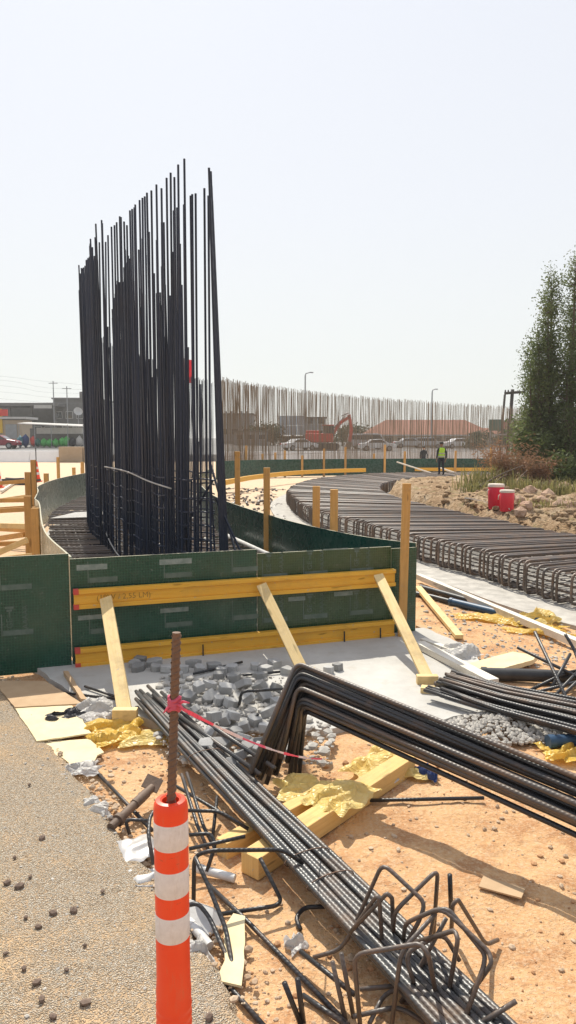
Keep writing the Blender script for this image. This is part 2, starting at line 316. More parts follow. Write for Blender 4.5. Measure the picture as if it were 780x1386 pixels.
def leafm(name, dark, mid, light, scale=0.9):
    t = NT(name); o = t.coord('Object')
    c = t.ramp(t.noise(o, scale, 6, 0.75), [(0.3, dark), (0.5, mid), (0.72, light)])
    t.out(c, 0.6, None, 0, 0.3)
    tr = t.t.nodes.new('ShaderNodeBsdfTranslucent'); t.l(c, tr.inputs['Color'])
    mx = t.t.nodes.new('ShaderNodeMixShader'); mx.inputs[0].default_value = 0.42
    t.l(t.b.outputs[0], mx.inputs[1]); t.l(tr.outputs[0], mx.inputs[2])
    t.l(mx.outputs[0], t.t.nodes['Material Output'].inputs['Surface'])
    return t.m
M['leaf'] = leafm('tree_leaves', (0.060, 0.082, 0.028), (0.115, 0.150, 0.050), (0.22, 0.25, 0.095))
M['leaf_far'] = leafm('distant_leaves', (0.035, 0.055, 0.030), (0.05, 0.08, 0.04), (0.08, 0.11, 0.06))
M['dry'] = leafm('dry_twigs', (0.20, 0.10, 0.055), (0.30, 0.17, 0.095), (0.38, 0.26, 0.15))
M['reed'] = leafm('reed_leaves', (0.10, 0.12, 0.04), (0.24, 0.22, 0.08), (0.44, 0.36, 0.17), 2.0)

# ------------------------------------------------------------ object helpers
def link(o, parent=None):
    col.objects.link(o)
    if parent is not None: o.parent = parent
    return o
def tag(o, label=None, cat=None, group=None, kind=None):
    if label: o['label'] = label
    if cat: o['category'] = cat
    if group: o['group'] = group
    if kind: o['kind'] = kind
    return o
def thing(name, loc, label, cat, group=None):
    o = bpy.data.objects.new(name, None); o.empty_display_size = 0.2
    o.location = loc; col.objects.link(o)
    return tag(o, label, cat, group)
def wloc(o):
    v = Vector((0, 0, 0))
    while o is not None:
        v += o.location; o = o.parent
    return v
def copy_tree(o, parent=None):
    c = o.copy(); col.objects.link(c); c.parent = parent
    for ch in o.children: copy_tree(ch, c)
    return c

class MB:
    def __init__(s): s.v = []; s.f = []; s.uv = []; s.mi = []; s.cur = 0
    def face(s, idx, uvs=None):
        s.f.append(tuple(idx)); s.mi.append(s.cur)
        s.uv.append(uvs if uvs is not None else [(s.v[i][0] + s.v[i][2], s.v[i][1] + s.v[i][2] * 0.7) for i in idx])
    def beam(s, p0, p1, w, h, up=(0, 0, 1), off=(0, 0)):
        """box from p0 to p1; w across, h along up"""
        p0 = Vector(p0); p1 = Vector(p1); a = (p1 - p0); L = a.length; a = a / L
        up = Vector(up); b = up.cross(a)
        if b.length < 1e-4: b = Vector((0, 1, 0)).cross(a)
        b.normalize(); c = a.cross(b).normalized()
        o = p0 + b * off[0] + c * off[1]
        base = len(s.v); loc = []
        for (l, x, y) in ((0, -1, -1), (0, 1, -1), (0, 1, 1), (0, -1, 1), (L, -1, -1), (L, 1, -1), (L, 1, 1), (L, -1, 1)):
            s.v.append(o + a * l + b * (x * w / 2) + c * (y * h / 2)); loc.append((l, x * w / 2, y * h / 2))
        so = rnd.random() * 7
        for q in ((0, 3, 2, 1), (4, 5, 6, 7), (0, 1, 5, 4), (1, 2, 6, 5), (2, 3, 7, 6), (3, 0, 4, 7)):
            if q[0] in (0, 4) and set(q) in ({0, 1, 2, 3}, {4, 5, 6, 7}): uvs = [(loc[i][1] + so, loc[i][2] * 0.3) for i in q]
            else: uvs = [(loc[i][1] + loc[i][2] * 1.3 + so, loc[i][0] + so) for i in q]
            s.face([base + i for i in q], uvs)
        return s
    def box(s, c, size, rz=0.0):
        c = Vector(c); d = Vector((math.cos(rz), math.sin(rz), 0)) * size[0] / 2
        return s.beam(c - d, c + d, size[1], size[2])
    def tube(s, path, r, n=8, caps=True, r2=None):
        path = [Vector(p) for p in path]; k = len(path)
        tang = []
        for i in range(k):
            t = (path[min(i + 1, k - 1)] - path[max(i - 1, 0)])
            tang.append(t.normalized() if t.length > 1e-9 else Vector((0, 0, 1)))
        u = tang[0].orthogonal().normalized(); base = len(s.v); L = 0.0; Ls = []
        so = rnd.random() * 3
        for i in range(k):
            if i: 
                q = tang[i - 1].rotation_difference(tang[i]); u = q @ u; L += (path[i] - path[i - 1]).length
            Ls.append(L + so)
            w = tang[i].cross(u); rr = r if r2 is None else r + (r2 - r) * i / (k - 1)
            for j in range(n):
                an = 2 * math.pi * j / n
                s.v.append(path[i] + (u * math.cos(an) + w * math.sin(an)) * rr)
        for i in range(k - 1):
            for j in range(n):
                j2 = (j + 1) % n
                s.face((base + i * n + j, base + i * n + j2, base + (i + 1) * n + j2, base + (i + 1) * n + j),
                       [(j * 2 * math.pi * r / n, Ls[i]), ((j + 1) * 2 * math.pi * r / n, Ls[i]), ((j + 1) * 2 * math.pi * r / n, Ls[i + 1]), (j * 2 * math.pi * r / n, Ls[i + 1])])
        if caps:
            s.face([base + j for j in range(n)][::-1]); s.face([base + (k - 1) * n + j for j in range(n)])
        return s
    def lathe(s, prof, c=(0, 0, 0), n=28):
        c = Vector(c); base = len(s.v); k = len(prof)
        for (r, z) in prof:
            for j in range(n):
                an = 2 * math.pi * j / n; s.v.append(c + Vector((r * math.cos(an), r * math.sin(an), z)))
        for i in range(k - 1):
            for j in range(n):
                j2 = (j + 1) % n
                s.face((base + i * n + j, base + i * n + j2, base + (i + 1) * n + j2, base + (i + 1) * n + j))
        if prof[0][0] > 1e-4: s.face([base + j for j in range(n)][::-1])
        if prof[-1][0] > 1e-4: s.face([base + (k - 1) * n + j for j in range(n)])
        return s
    def prism(s, poly, z0, z1, topz=None):
        base = len(s.v); n = len(poly)
        for p in poly: s.v.append(Vector((p[0], p[1], z0)))
        for i, p in enumerate(poly): s.v.append(Vector((p[0], p[1], z1 if topz is None else topz[i])))
        s.face([base + i for i in range(n)][::-1]); s.face([base + n + i for i in range(n)])
        for i in range(n):
            j = (i + 1) % n; s.face((base + i, base + j, base + n + j, base + n + i))
        return s
    def extrude_y(s, prof, y0, y1):
        """prof: list of (x,z) in order; extruded along y"""
        base = len(s.v); n = len(prof)
        for (x, z) in prof: s.v.append(Vector((x, y0, z)))
        for (x, z) in prof: s.v.append(Vector((x, y1, z)))
        s.face([base + i for i in range(n)]); s.face([base + n + i for i in range(n)][::-1])
        for i in range(n):
            j = (i + 1) % n; s.face((base + j, base + i, base + n + i, base + n + j))
        return s
    def rock(s, c, size, seed=0, sub=1, flat=0.0):
        bm = bmesh.new(); bmesh.ops.create_icosphere(bm, subdivisions=sub, radius=1.0)
        base = len(s.v); c = Vector(c); rz = Matrix.Rotation(seed * 1.7, 3, 'Z')
        for v in bm.verts:
            p = v.co * (1 + 0.35 * noise.noise(v.co * 1.3 + Vector((seed * 3.1, seed * 1.7, seed))))
            p = Vector((p.x * size[0], p.y * size[1], p.z * size[2]))
            s.v.append(c + rz @ p)
        for f in bm.faces: s.face([base + v.index for v in f.verts])
        bm.free(); return s
    def build(s, name, mats, parent=None, smooth=False, bevel=0.0, origin=None):
        if not isinstance(mats, (list, tuple)): mats = [mats]
        if parent is not None: org = wloc(parent)
        elif origin is not None: org = Vector(origin)
        else:
            n = len(s.v); org = Vector((sum(v[0] for v in s.v) / n, sum(v[1] for v in s.v) / n, min(v[2] for v in s.v)))
        me = bpy.data.meshes.new(name)
        me.from_pydata([tuple(Vector(v) - org) for v in s.v], [], s.f)
        uvl = me.uv_layers.new(name='UVMap'); k = 0
        flat = []
        for uvs in s.uv:
            for q in uvs: flat += [q[0], q[1]]
        uvl.data.foreach_set('uv', flat)
        me.polygons.foreach_set('material_index', s.mi)
        if smooth: me.polygons.foreach_set('use_smooth', [True] * len(s.f))
        for m in mats: me.materials.append(m)
        if bevel:
            bm = bmesh.new(); bm.from_mesh(me)
            es = [e for e in bm.edges if len(e.link_faces) == 2 and e.calc_face_angle(0) > 0.6]
            bmesh.ops.bevel(bm, geom=es, offset=bevel, segments=2, affect='EDGES', profile=0.5)
            bm.to_mesh(me); bm.free()
        me.update()
        o = bpy.data.objects.new(name, me)
        if parent is None: o.location = org
        link(o, parent)
        if smooth == 'auto':
            me.polygons.foreach_set('use_smooth', [True] * len(me.polygons))
            try: me.set_sharp_from_angle(angle=R(40))
            except Exception: pass
        return o

def inst(src, name, parent, loc, rot=None, scale=None):
    """another object that shares src's mesh"""
    o = bpy.data.objects.new(name, src.data); o.location = Vector(loc) - (wloc(parent) if parent else Vector())
    if rot: o.rotation_euler = rot
    if scale: o.scale = scale
    return link(o, parent)

def spline(pts, step):
    """Catmull-Rom through pts, resampled at equal arc length; returns list of Vectors"""
    P = [Vector(p) if len(p) == 3 else Vector((p[0], p[1], 0)) for p in pts]
    P = [P[0] * 2 - P[1]] + P + [P[-1] * 2 - P[-2]]
    dense = []
    for i in range(1, len(P) - 2):
        for k in range(24):
            t = k / 24; a, b, c, d = P[i - 1], P[i], P[i + 1], P[i + 2]
            dense.append(0.5 * ((2 * b) + (c - a) * t + (2 * a - 5 * b + 4 * c - d) * t * t + (3 * b - a - 3 * c + d) * t ** 3))
    dense.append(P[-2])
    out = [dense[0]]; acc = 0.0
    for i in range(1, len(dense)):
        seg = (dense[i] - dense[i - 1]).length
        while acc + seg >= step and seg > 0:
            t = (step - acc) / seg
            q = dense[i - 1].lerp(dense[i], t); out.append(q); dense[i - 1] = q
            seg = (dense[i] - q).length; acc = 0.0
        acc += seg
    return out
def resample(pts, n):
    d = spline(pts, 0.05); return [d[min(len(d) - 1, round(i * (len(d) - 1) / (n - 1)))] for i in range(n)]
def fillet(pts, r, k=5):
    pts = [Vector(p) for p in pts]; out = [pts[0]]
    for i in range(1, len(pts) - 1):
        a, b, c = pts[i - 1], pts[i], pts[i + 1]
        d1 = (a - b); d2 = (c - b); q = min(r, d1.length * 0.45, d2.length * 0.45)
        s = b + d1.normalized() * q; e = b + d2.normalized() * q
        for j in range(k + 1):
            t = j / k; out.append(s * (1 - t) ** 2 + b * 2 * t * (1 - t) + e * t * t)
    out.append(pts[-1]); return out
def ribbon(mb, pts, z0, z1, th):
    """upright sheet along a ground polyline; top and end faces get material 1"""
    n = len(pts); base = len(mb.v); L = 0
    for i, p in enumerate(pts):
        t = (pts[min(i + 1, n - 1)] - pts[max(i - 1, 0)]).normalized(); nn = Vector((-t.y, t.x, 0)) * th / 2
        for z, sg in ((z0, -1), (z1, -1), (z1, 1), (z0, 1)): mb.v.append(Vector((p.x, p.y, z)) + nn * sg)
    for i in range(n - 1):
        l1 = L + (pts[i + 1] - pts[i]).length; a = base + i * 4; b = a + 4
        for j, m in ((0, 0), (1, 1), (2, 0), (3, 0)):
            k = (j + 1) % 4; mb.cur = m
            mb.face((a + j, b + j, b + k, a + k), [(L, 0 if j in (0, 3) else z1 - z0), (l1, 0 if j in (0, 3) else z1 - z0), (l1, z1 - z0 if k in (1, 2) else 0), (L, z1 - z0 if k in (1, 2) else 0)])
        L = l1
    mb.cur = 1; mb.face((base, base + 1, base + 2, base + 3)); e = base + (n - 1) * 4; mb.face((e + 3, e + 2, e + 1, e)); mb.cur = 0
    return mb
def crumple(name, c, size, rz, amp, mat, parent=None, seed=1.0, n=16, freq=5, ragged=0.15, tilt=0.0):
    """a crumpled sheet lying at c"""
    n = int(n * 1.5)
    mb = MB(); cr, sr = math.cos(rz), math.sin(rz)
    for j in range(n + 1):
        for i in range(n + 1):
            a = i / n - 0.5; b = j / n - 0.5
            e = 1 + ragged * noise.noise(Vector((a * 4 + seed * 7, b * 4, seed)))
            x = a * size[0] * e; y = b * size[1] * e
            q = Vector((x * freq + seed * 3, y * freq - seed, seed * 2.3))
            wv = noise.noise(q * .6 + Vector((9, 1, 4))) * 1.2
            rid = 1 - min(1, abs(noise.noise(Vector((q.x * .75 + wv, q.y * 1.9 + wv, q.z)))) * 2.6)
            rid2 = 1 - min(1, abs(noise.noise(Vector((q.x * 2.6 - wv, q.y * 1.5 + wv, q.z + 5)))) * 2.4)
            h = rid * rid * (3 - 2 * rid) * amp * .5 + rid2 * amp * .10 + abs(noise.noise(q * .8)) * amp * .5 + 0.006 + tilt * x
            x += .5 * amp * noise.noise(q * 1.7 + Vector((2, 0, 7))); y += .5 * amp * noise.noise(q * 1.7 + Vector((0, 8, 3)))
            edge = max(abs(a), abs(b)) * 2
            h *= (1 - 0.6 * edge ** 4)
            mb.v.append(Vector((c[0] + x * cr - y * sr, c[1] + x * sr + y * cr, c[2] + h)))
    for j in range(n):
        for i in range(n):
            q = j * (n + 1) + i; mb.face((q, q + 1, q + n + 2, q + n + 1))
    return mb.build(name, mat, parent, smooth=True)
def text_mesh(mb, body, origin, xdir, ydir, size):
    """flat lettering: glyph faces laid out in the plane (xdir, ydir)"""
    cu = bpy.data.curves.new('t', 'FONT'); cu.body = body; cu.size = size; cu.align_x = 'CENTER'; cu.align_y = 'CENTER'; cu.resolution_u = 2
    o = bpy.data.objects.new('t', cu); col.objects.link(o)
    dg = bpy.context.evaluated_depsgraph_get(); me = bpy.data.meshes.new_from_object(o.evaluated_get(dg))
    base = len(mb.v)
    for v in me.vertices: mb.v.append(Vector(origin) + Vector(xdir) * v.co.x + Vector(ydir) * v.co.y)
    for p in me.polygons: mb.face([base + i for i in p.vertices])
    bpy.data.objects.remove(o); bpy.data.curves.remove(cu); bpy.data.meshes.remove(me)

def label_rows(objs, noun, where, per_row=6, bands=('back', 'second', 'third', 'fourth', 'fifth', 'sixth', 'seventh', 'eighth', 'front')):
    """tell look-alikes apart by where they lie: rows counted from the back, then places from the left"""
    ords = ['leftmost', 'second from left', 'third from left', 'fourth from left', 'fifth from left', 'sixth from left', 'seventh from left', 'eighth from left', 'ninth from left', 'tenth from left', 'eleventh from left', 'twelfth from left']
    objs = sorted(objs, key=lambda o: -o.location.y); n = max(1, math.ceil(len(objs) / per_row)); size = math.ceil(len(objs) / n)
    for r in range(n):
        row = sorted(objs[r * size:(r + 1) * size], key=lambda o: o.location.x / o.location.y)
        band = (bands[r] if r < n - 1 else 'front') + ' row' if n > 1 else 'row'
        for k, o in enumerate(row): o['label'] = f"{noun}, {ords[k] if k < len(row) - 1 else 'rightmost'} in the {band} {where}"

# ------------------------------------------------------------ ground
def gz(x, y):
    p = Vector((x, y, 0))
    return 0.030 * noise.noise(p * 0.9) + 0.014 * noise.noise(p * 3.7 + Vector((5, 2, 1))) + 0.008 * noise.noise(p * 11)
def grid_lines(fine0, fine1, step, far):
    L = [fine0 + i * step for i in range(int((fine1 - fine0) / step) + 1)]
    a = L[-1]; d = step
    while a < far: d *= 1.35; a += d; L.append(a)
    a = L[0]; d = step; lo = []
    while a > -far: d *= 1.35; a -= d; lo.append(a)
    return lo[::-1] + L
def terrace(x, y):
    if y < 77.6: return 0.0
    t = min(1, (y - 77.6) / 30.0)
    return 0.72 + 0.5 * t - max(-40, min(25, x)) * 0.009 * t
xs = grid_lines(-4.0, 6.5, 0.055, 2500); ys = grid_lines(2.0, 13.5, 0.055, 2500)
ys = [y for y in ys if y > -60]
mb = MB()
for y in ys:
    for x in xs:
        fade = 1.0 if (-7 < x < 12 and y < 26) else 0.0
        mb.v.append(Vector((x, y, gz(x, y) * fade - (0.0 if fade else 0.01))))
nx = len(xs)
for j in range(len(ys) - 1):
    for i in range(nx - 1):
        q = j * nx + i; mb.face((q, q + 1, q + nx + 1, q + nx), [(0, 0)] * 4)
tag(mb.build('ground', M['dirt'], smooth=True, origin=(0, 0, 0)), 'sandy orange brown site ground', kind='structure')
# raised land with the road behind the barrier
mb = MB(); tx = [-900, -300, -120, -70] + list(range(-60, 70, 5)) + [80, 130, 320, 900]; ty = [77.6, 80, 84, 90, 96, 102, 108, 120, 160, 300, 900]
for y in ty:
    for x in tx: mb.v.append(Vector((x, y, terrace(x, y))))
for j in range(len(ty) - 1):
    for i in range(len(tx) - 1):
        q = j * len(tx) + i; mb.face((q, q + 1, q + len(tx) + 1, q + len(tx)))
b0 = len(mb.v)
for x in tx: mb.v.append(Vector((x, 77.6, -0.2)))
for i in range(len(tx) - 1): mb.face((b0 + i, b0 + i + 1, i + 1, i))
tag(mb.build('far_road', M['asphalt'], origin=(0, 77.6, 0)), 'grey road beyond the barrier', kind='structure')

# chip-sealed road the photo is taken from, with its broken edge
edge = spline([(0.55, 1.4), (-0.19, 2.93), (-0.71, 3.83), (-1.12, 4.5), (-1.57, 5.2), (-2.25, 6.28), (-2.94, 7.33), (-3.1, 7.42)], 0.035)
mb = MB(); cols = [0, 0.03, 0.09, 0.2, 0.35, 0.55, 0.8, 1.1, 1.5, 2.0, 2.7, 3.6, 5.0, 8.0]
rows = 0
for p in edge:
    j = 0.07 * noise.noise(Vector((p.y * 2.2, 3, 1))) + 0.035 * noise.noise(Vector((p.y * 9, 7, 2))) + 0.015 * noise.noise(Vector((p.y * 31, 7, 2)))
    mb.v.append(Vector((p.x + j + 0.05, p.y, -0.06)))
    for k, c in enumerate(cols):
        x = p.x + j - c
        z = 0.075 + 0.008 * noise.noise(Vector((x * 2, p.y * 2, 0))) + 0.006 * noise.noise(Vector((x * 9, p.y * 9, 5)))
        if k == 0: z -= 0.03
        if k == 1: z -= 0.006
        mb.v.append(Vector((x, p.y, z)))
    rows += 1
w = len(cols) + 1
for j in range(rows - 1):
    for i in range(w - 1):
        q = j * w + i; mb.face((q, q + w, q + w + 1, q + 1), [(0, 0)] * 4)
road = mb.build('road', M['road'], smooth=True, origin=(0, 0, 0))
tag(road, 'chip sealed road shoulder with a broken edge', kind='structure')

# blinding slab in front of the formwork, with a chipped edge
slab_pts = [(-2.75, 7.72), (1.75, 9.28), (2.15, 8.3), (2.05, 7.3), (1.92, 6.45), (1.45, 6.25), (1.2, 6.02), (0.75, 6.12), (0.3, 5.95), (-0.25, 6.05), (-0.8, 5.85), (-1.3, 6.25), (-1.75, 6.45), (-2.1, 6.9), (-2.35, 7.2)]
sp = []
for i in range(len(slab_pts)):
    a = Vector((*slab_pts[i], 0)); b = Vector((*slab_pts[(i + 1) % len(slab_pts)], 0)); n = max(1, int((b - a).length / 0.09))
    for k in range(n):
        q = a.lerp(b, k / n); amp = 0.0 if i == 0 else 0.035
        sp.append((q.x + amp * noise.noise(q * 5), q.y + amp * noise.noise(q * 5 + Vector((9, 0, 0)))))
mb = MB().prism(sp, -0.1, 0.075)
tag(mb.build('concrete_slab', M['slab']), 'grey blinding concrete slab under the formwork', kind='structure')

# ------------------------------------------------------------ tall curved rebar wall
bar_src = MB().tube([(0, 0, 0), (0, 0, 1)], 0.0148, 7).build('vertical_bar', M['rebar_wall'])
bpy.data.objects.remove(bar_src.copy()) if False else None
bar_mesh = bar_src.data; bpy.data.objects.remove(bar_src)
def bar_inst(name, mesh, parent, p0, p1, mat=None):
    p0 = Vector(p0); p1 = Vector(p1); d = p1 - p0
    o = bpy.data.objects.new(name, mesh); o.rotation_mode = 'XYZ'
    o.location = p0 - (wloc(parent) if parent else Vector())
    o.rotation_euler = d.to_track_quat('Z', 'Y').to_euler(); o.scale = (1, 1, d.length)
    return link(o, parent)

L1 = spline([(-0.95, 9.5), (-1.33, 9.75), (-2.0, 10.7), (-2.7, 11.95), (-3.3, 13.3), (-4.0, 15), (-4.62, 17), (-5.4, 20), (-6.2, 24), (-6.75, 30), (-6.5, 38), (-5.2, 45)], 0.115)
L2 = spline([(-1.02, 10.2), (-1.25, 10.6), (-1.6, 11.15), (-2.06, 12), (-2.4, 12.7), (-2.85, 13.7), (-3.4, 15.7), (-4.0, 17.7), (-4.7, 20.6), (-5.5, 24.4), (-6.0, 30), (-5.8, 38), (-4.5, 45)], 0.125)
wall = thing('rebar_wall', L1[0], 'tall curved wall of dark upright rebar rising from the mat behind the green panels', 'rebar wall')
far_bars = MB(); count = 0
def proj_u(p):      # horizontal image position, used to lay the bars out along the measured curve
    d = p.y * math.cos(PITCH) - (p.z - EYE) * math.sin(PITCH)
    return 390 + 1000 * p.x / d
def on_curve(L, u, v):
    """where the line of sight to a bar tip meets the curved wall, with the tip's height"""
    best = None
    for i in range(len(L) - 1):
        for k in range(8):
            q = L[i].lerp(L[i + 1], k / 8)
            t = atY(u, v, q.y)
            e = abs(t.x - q.x)
            if q.y < 19 and (best is None or e < best[0]): best = (e, q, t)
    return best[1], best[2].z
tall = [(151, 307), (158, 301), (162, 293), (164, 294), (172, 305), (176, 285), (182, 281), (183, 277), (189, 271), (193, 268), (199, 261), (205, 258), (212, 250), (226, 241), (231, 234), (241, 223), (250, 215), (258, 265), (260, 263), (265, 262), (277, 255), (282, 265),
        (155, 305), (168, 300), (179, 283), (196, 266), (219, 255), (236, 240)]
low = [(153, 397), (158, 434), (163, 391), (166, 386), (171, 395), (178, 373), (184, 335), (188, 338), (193, 323), (198, 345), (202, 314), (206, 313), (212, 325), (219, 301), (222, 301), (227, 340), (235, 285), (240, 281), (244, 330), (249, 277), (161, 420), (174, 400), (181, 380), (191, 390), (209, 370), (215, 410), (230, 400), (238, 430), (255, 470), (262, 500), (271, 520)]
def put(L, u, v):
    global count
    q, z = on_curve(L, u, v); z = min(6.15, z)
    bar_inst('vertical_bar', bar_mesh, wall, (q.x + rnd.gauss(-.015, .014), q.y + rnd.gauss(0, .02), .12), (q.x, q.y, z)); count += 1
for u, v in tall: put(L1, u, v)
for u, v in low:
    put(L2, u, v)
    if rnd.random() < .6: put(L2, u + rnd.uniform(-3, 3), v + rnd.uniform(40, 170))
for li, L in enumerate((L1, L2)):
    for i, p in enumerate(L):
        if p.y < (12.6 if li == 0 else 13.4): continue          # the near end is laid out bar by bar above
        near = p.y < 24
        top = 6.0 + rnd.uniform(-0.2, 0.1) - (0.35 if rnd.random() < 0.12 else 0)
        if li == 1: top -= 0.15
        lean = Vector((rnd.gauss(0, 0.045), rnd.gauss(0, 0.06), 0))
        a = Vector((p.x + rnd.gauss(0, 0.012), p.y + rnd.gauss(0, 0.012), 0.12)); b = Vector((p.x, p.y, top)) + lean
        if near and count < 268: bar_inst('vertical_bar', bar_mesh, wall, a, b); count += 1
        else: far_bars.tube([a, b], 0.0148, 4, False)
for k in range(60):                                              # more of the inner face, too close set to pick apart
    q, z = on_curve(rnd.choice((L1, L2)), rnd.uniform(124, 236), rnd.uniform(385, 600))
    far_bars.tube([Vector((q.x + rnd.gauss(0, .04), q.y, .12)), Vector((q.x + rnd.gauss(0, .03), q.y, z))], 0.0148, 5, False)
for k in range(22):                                              # short starter bars at the near end
    t = k / 22; q = L1[min(len(L1) - 1, int(t * 30))].lerp(L2[min(len(L2) - 1, int(t * 28))], rnd.choice((0.03, .97)))
    MB().tube([Vector((q.x + rnd.uniform(-.06, .06), q.y, .12)), Vector((q.x + rnd.uniform(-.06, .06), q.y, rnd.uniform(1.9, 2.5)))], .0135, 6).build('starter_bar', M['rebar_wall'], wall)
# leaning end cluster
for k in range(6):
    a = Vector((-0.86 + 0.016 * k, 9.50 + 0.06 * k, 0.12)); b = Vector((-0.955 + 0.003 * k, 9.30 + 0.04 * k, 5.74 - 0.16 * (k % 3)))
    bar_inst('vertical_bar', bar_mesh, wall, a, b)
tag(far_bars.build('receding_bars', M['rebar_wall'], wall), kind='stuff')
for L, zs in ((L1, (0.62, 0.8, 0.98, 1.16, 1.34, 1.52, 1.7, 1.95)), (L2, (0.6, 0.7, 0.8, 0.92, 1.02, 1.14, 1.25, 1.36, 1.48, 1.6, 1.72, 1.85, 2.0))):
    for z in zs:
        pts = [Vector((p.x, p.y, z + 0.015 * math.sin(i))) for i, p in enumerate(L) if p.y < 22]
        MB().tube(pts, 0.011, 5).build('horizontal_bar', M['rebar_wall'], wall)
# struts that prop the cage, and the pale tie rope round its foot
for a, b in (((-0.55, 9.6, .5), (-1.15, 11.0, 2.1)), ((-1.9, 10.4, .5), (-1.05, 10.3, 1.9)), ((-1.6, 11.0, 0.5), (-2.2, 12.2, 2.0)), ((-0.35, 9.3, .5), (-0.95, 9.7, 1.7))):
    MB().tube([a, b], 0.017, 6).build('diagonal_strut', M['rebar_wall'], wall)
rp = [Vector(q) for q in ((-4.3, 16.0, 2.1), (-3.55, 14.0, 0.95), (-2.75, 11.8, 0.62), (-2.05, 10.35, 0.6), (-1.7, 9.8, 0.6))]
MB().tube(spline(rp, 0.2), 0.011, 5).build('tie_rope', M['white_sheet'], wall, smooth=True)
rp = [Vector(q) for q in ((-3.15, 12.7, 2.0), (-2.5, 11.4, 1.98), (-1.95, 10.4, 1.88), (-1.5, 9.85, 1.8))]
MB().tube(spline(rp, 0.2), 0.011, 5).build('tie_rope', M['white_sheet'], wall, smooth=True)

# far continuation of the ring: a thin curtain of upright bars
FW = spline([(-4.6, 49), (-2.4, 54), (0.5, 58.5), (4, 62.5), (9.5, 66), (15, 67), (21, 66), (26, 63)], 0.17)
farw = thing('rebar_wall', FW[0], 'pale thin curtain of upright rebar curving round the far side of the ring', 'rebar wall')
mb = MB()
for off in (0, 0.35, 0.7, 1.05):
    for i, p in enumerate(FW):
        t = i / len(FW); top = 6.35 - 1.35 * t ** 1.6 - (0.9 * max(0, t - 0.6)) + rnd.uniform(-0.22, 0.12)
        q = p + Vector((0, -off, 0)); l = Vector((rnd.gauss(0, 0.07), 0, 0))
        mb.tube([Vector((q.x, q.y, 0.1)), Vector((q.x, q.y, top)) + l], 0.017, 4, False)
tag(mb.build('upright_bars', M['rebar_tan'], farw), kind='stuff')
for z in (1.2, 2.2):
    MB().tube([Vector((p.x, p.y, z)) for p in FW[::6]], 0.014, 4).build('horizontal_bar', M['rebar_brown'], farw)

# ------------------------------------------------------------ rebar mat under the wall
ML = [(-2.25, 8.1), (-3.3, 10.4), (-4.75, 14.4), (-6.4, 19.7), (-7.1, 26), (-7.4, 33)]      # left formwork line
MR = [(1.35, 9.1), (0.62, 10.25), (-0.2, 12.0), (-1.45, 15.7), (-2.3, 19.5), (-3.1, 25), (-3.4, 32)]   # right formwork line
tag(MB().prism([(p[0], p[1]) for p in spline(ML, 0.6)] + [(p[0], p[1]) for p in spline(MR, 0.6)][::-1], -0.08, 0.055).build('blinding_strip', M['slab']), 'blinding concrete under the left mat', kind='structure')
unit_brown = MB().tube([(0, 0, 0), (0, 0, 1)], 0.017, 6); tmp = unit_brown.build('cross_bar', M['rebar_mat']); cross_mesh = tmp.data; bpy.data.objects.remove(tmp)
mat1 = thing('rebar_mat', (-1, 9, 0.05), 'dark rebar mat lying between the curved green formwork under the tall bars', 'rebar mat')
N = 140; a_ = resample(ML, N); b_ = resample(MR, N)
for i in range(N):
    z = 0.52 + rnd.uniform(-.02, .02)
    p = a_[i].lerp(b_[i], 0.025); q = a_[i].lerp(b_[i], 0.975)
    p.z = z; q.z = z + rnd.uniform(-.02, .02); sl = rnd.uniform(-.05, .05)
    p.y += sl; q.y -= sl
    bar_inst('cross_bar', cross_mesh, mat1, p, q)
    if i < 70:
        p2 = p.copy(); q2 = q.copy(); p2.z -= .4; q2.z -= .4; bar_inst('cross_bar', cross_mesh, mat1, p2, q2)
for t in [0.05 + 0.9 * k / 15 for k in range(16)]:
    for z in (0.487, 0.085):
        MB().tube([Vector((*(a_[i].lerp(b_[i], t)).xy, z)) for i in range(0, N, 4)], 0.014, 5).build('long_bar', M['rebar_brown'], mat1)

# ------------------------------------------------------------ ring mat on the right
RO = [(5.9, 7.4), (5.0, 8.9), (4.0, 10.6), (3.25, 12.8), (2.4, 14.8), (1.75, 16.8), (1.2, 18.4), (0.56, 20.8), (0.02, 26), (0.2, 30), (1.0, 34), (2.8, 38), (5, 40.3), (7.7, 41.4), (11, 41.8), (16, 41.2)]
RI = [(8.6, 9.6), (7.4, 11.6), (5.8, 14.65), (4.8, 18), (3.95, 21.5), (3.5, 25), (3.6, 28.7), (4.6, 33), (6.8, 36.4), (9.8, 37.2), (14.5, 36.8)]
NR = 285
ro = resample(RO, NR); ri = resample(RI, NR)
# match each outer point with an inner one so that bars stay roughly square to the ring
out_w = [(p + (p - q).normalized() * 0.75) for p, q in zip(ro, ri)]
tag(MB().prism([(p.x, p.y) for p in out_w] + [(p.x, p.y) for p in ri][::-1], -0.1, 0.05).build('blinding_strip', M['grit']), 'gravelly blinding concrete under the ring mat', kind='structure')
ring = thing('rebar_mat', (4.5, 10, 0.05), 'wide curved rebar mat with hooked ends sweeping round the dirt mound', 'rebar mat')
for i in range(NR):
    p = ro[i]; q = ri[i]; d = (q - p).normalized(); j = rnd.uniform(-.03, .03); t = Vector((-d.y, d.x, 0)) * j
    zt = 0.56 + rnd.uniform(-.03, .025); p = p + t + d * rnd.uniform(-.06, .05); q = q + t * -1
    path = [p + d * 0.35 + Vector((0, 0, .09)), p + Vector((0, 0, .085)), p + d * .01 + Vector((0, 0, zt)), q + Vector((0, 0, zt)), q + Vector((0, 0, 0.09))]
    MB().tube(fillet(path, 0.10, 3), 0.022 if i < 76 else 0.019, 6 if i < 140 else 4).build('hooked_bar', M['rebar_mat'], ring, smooth=True)
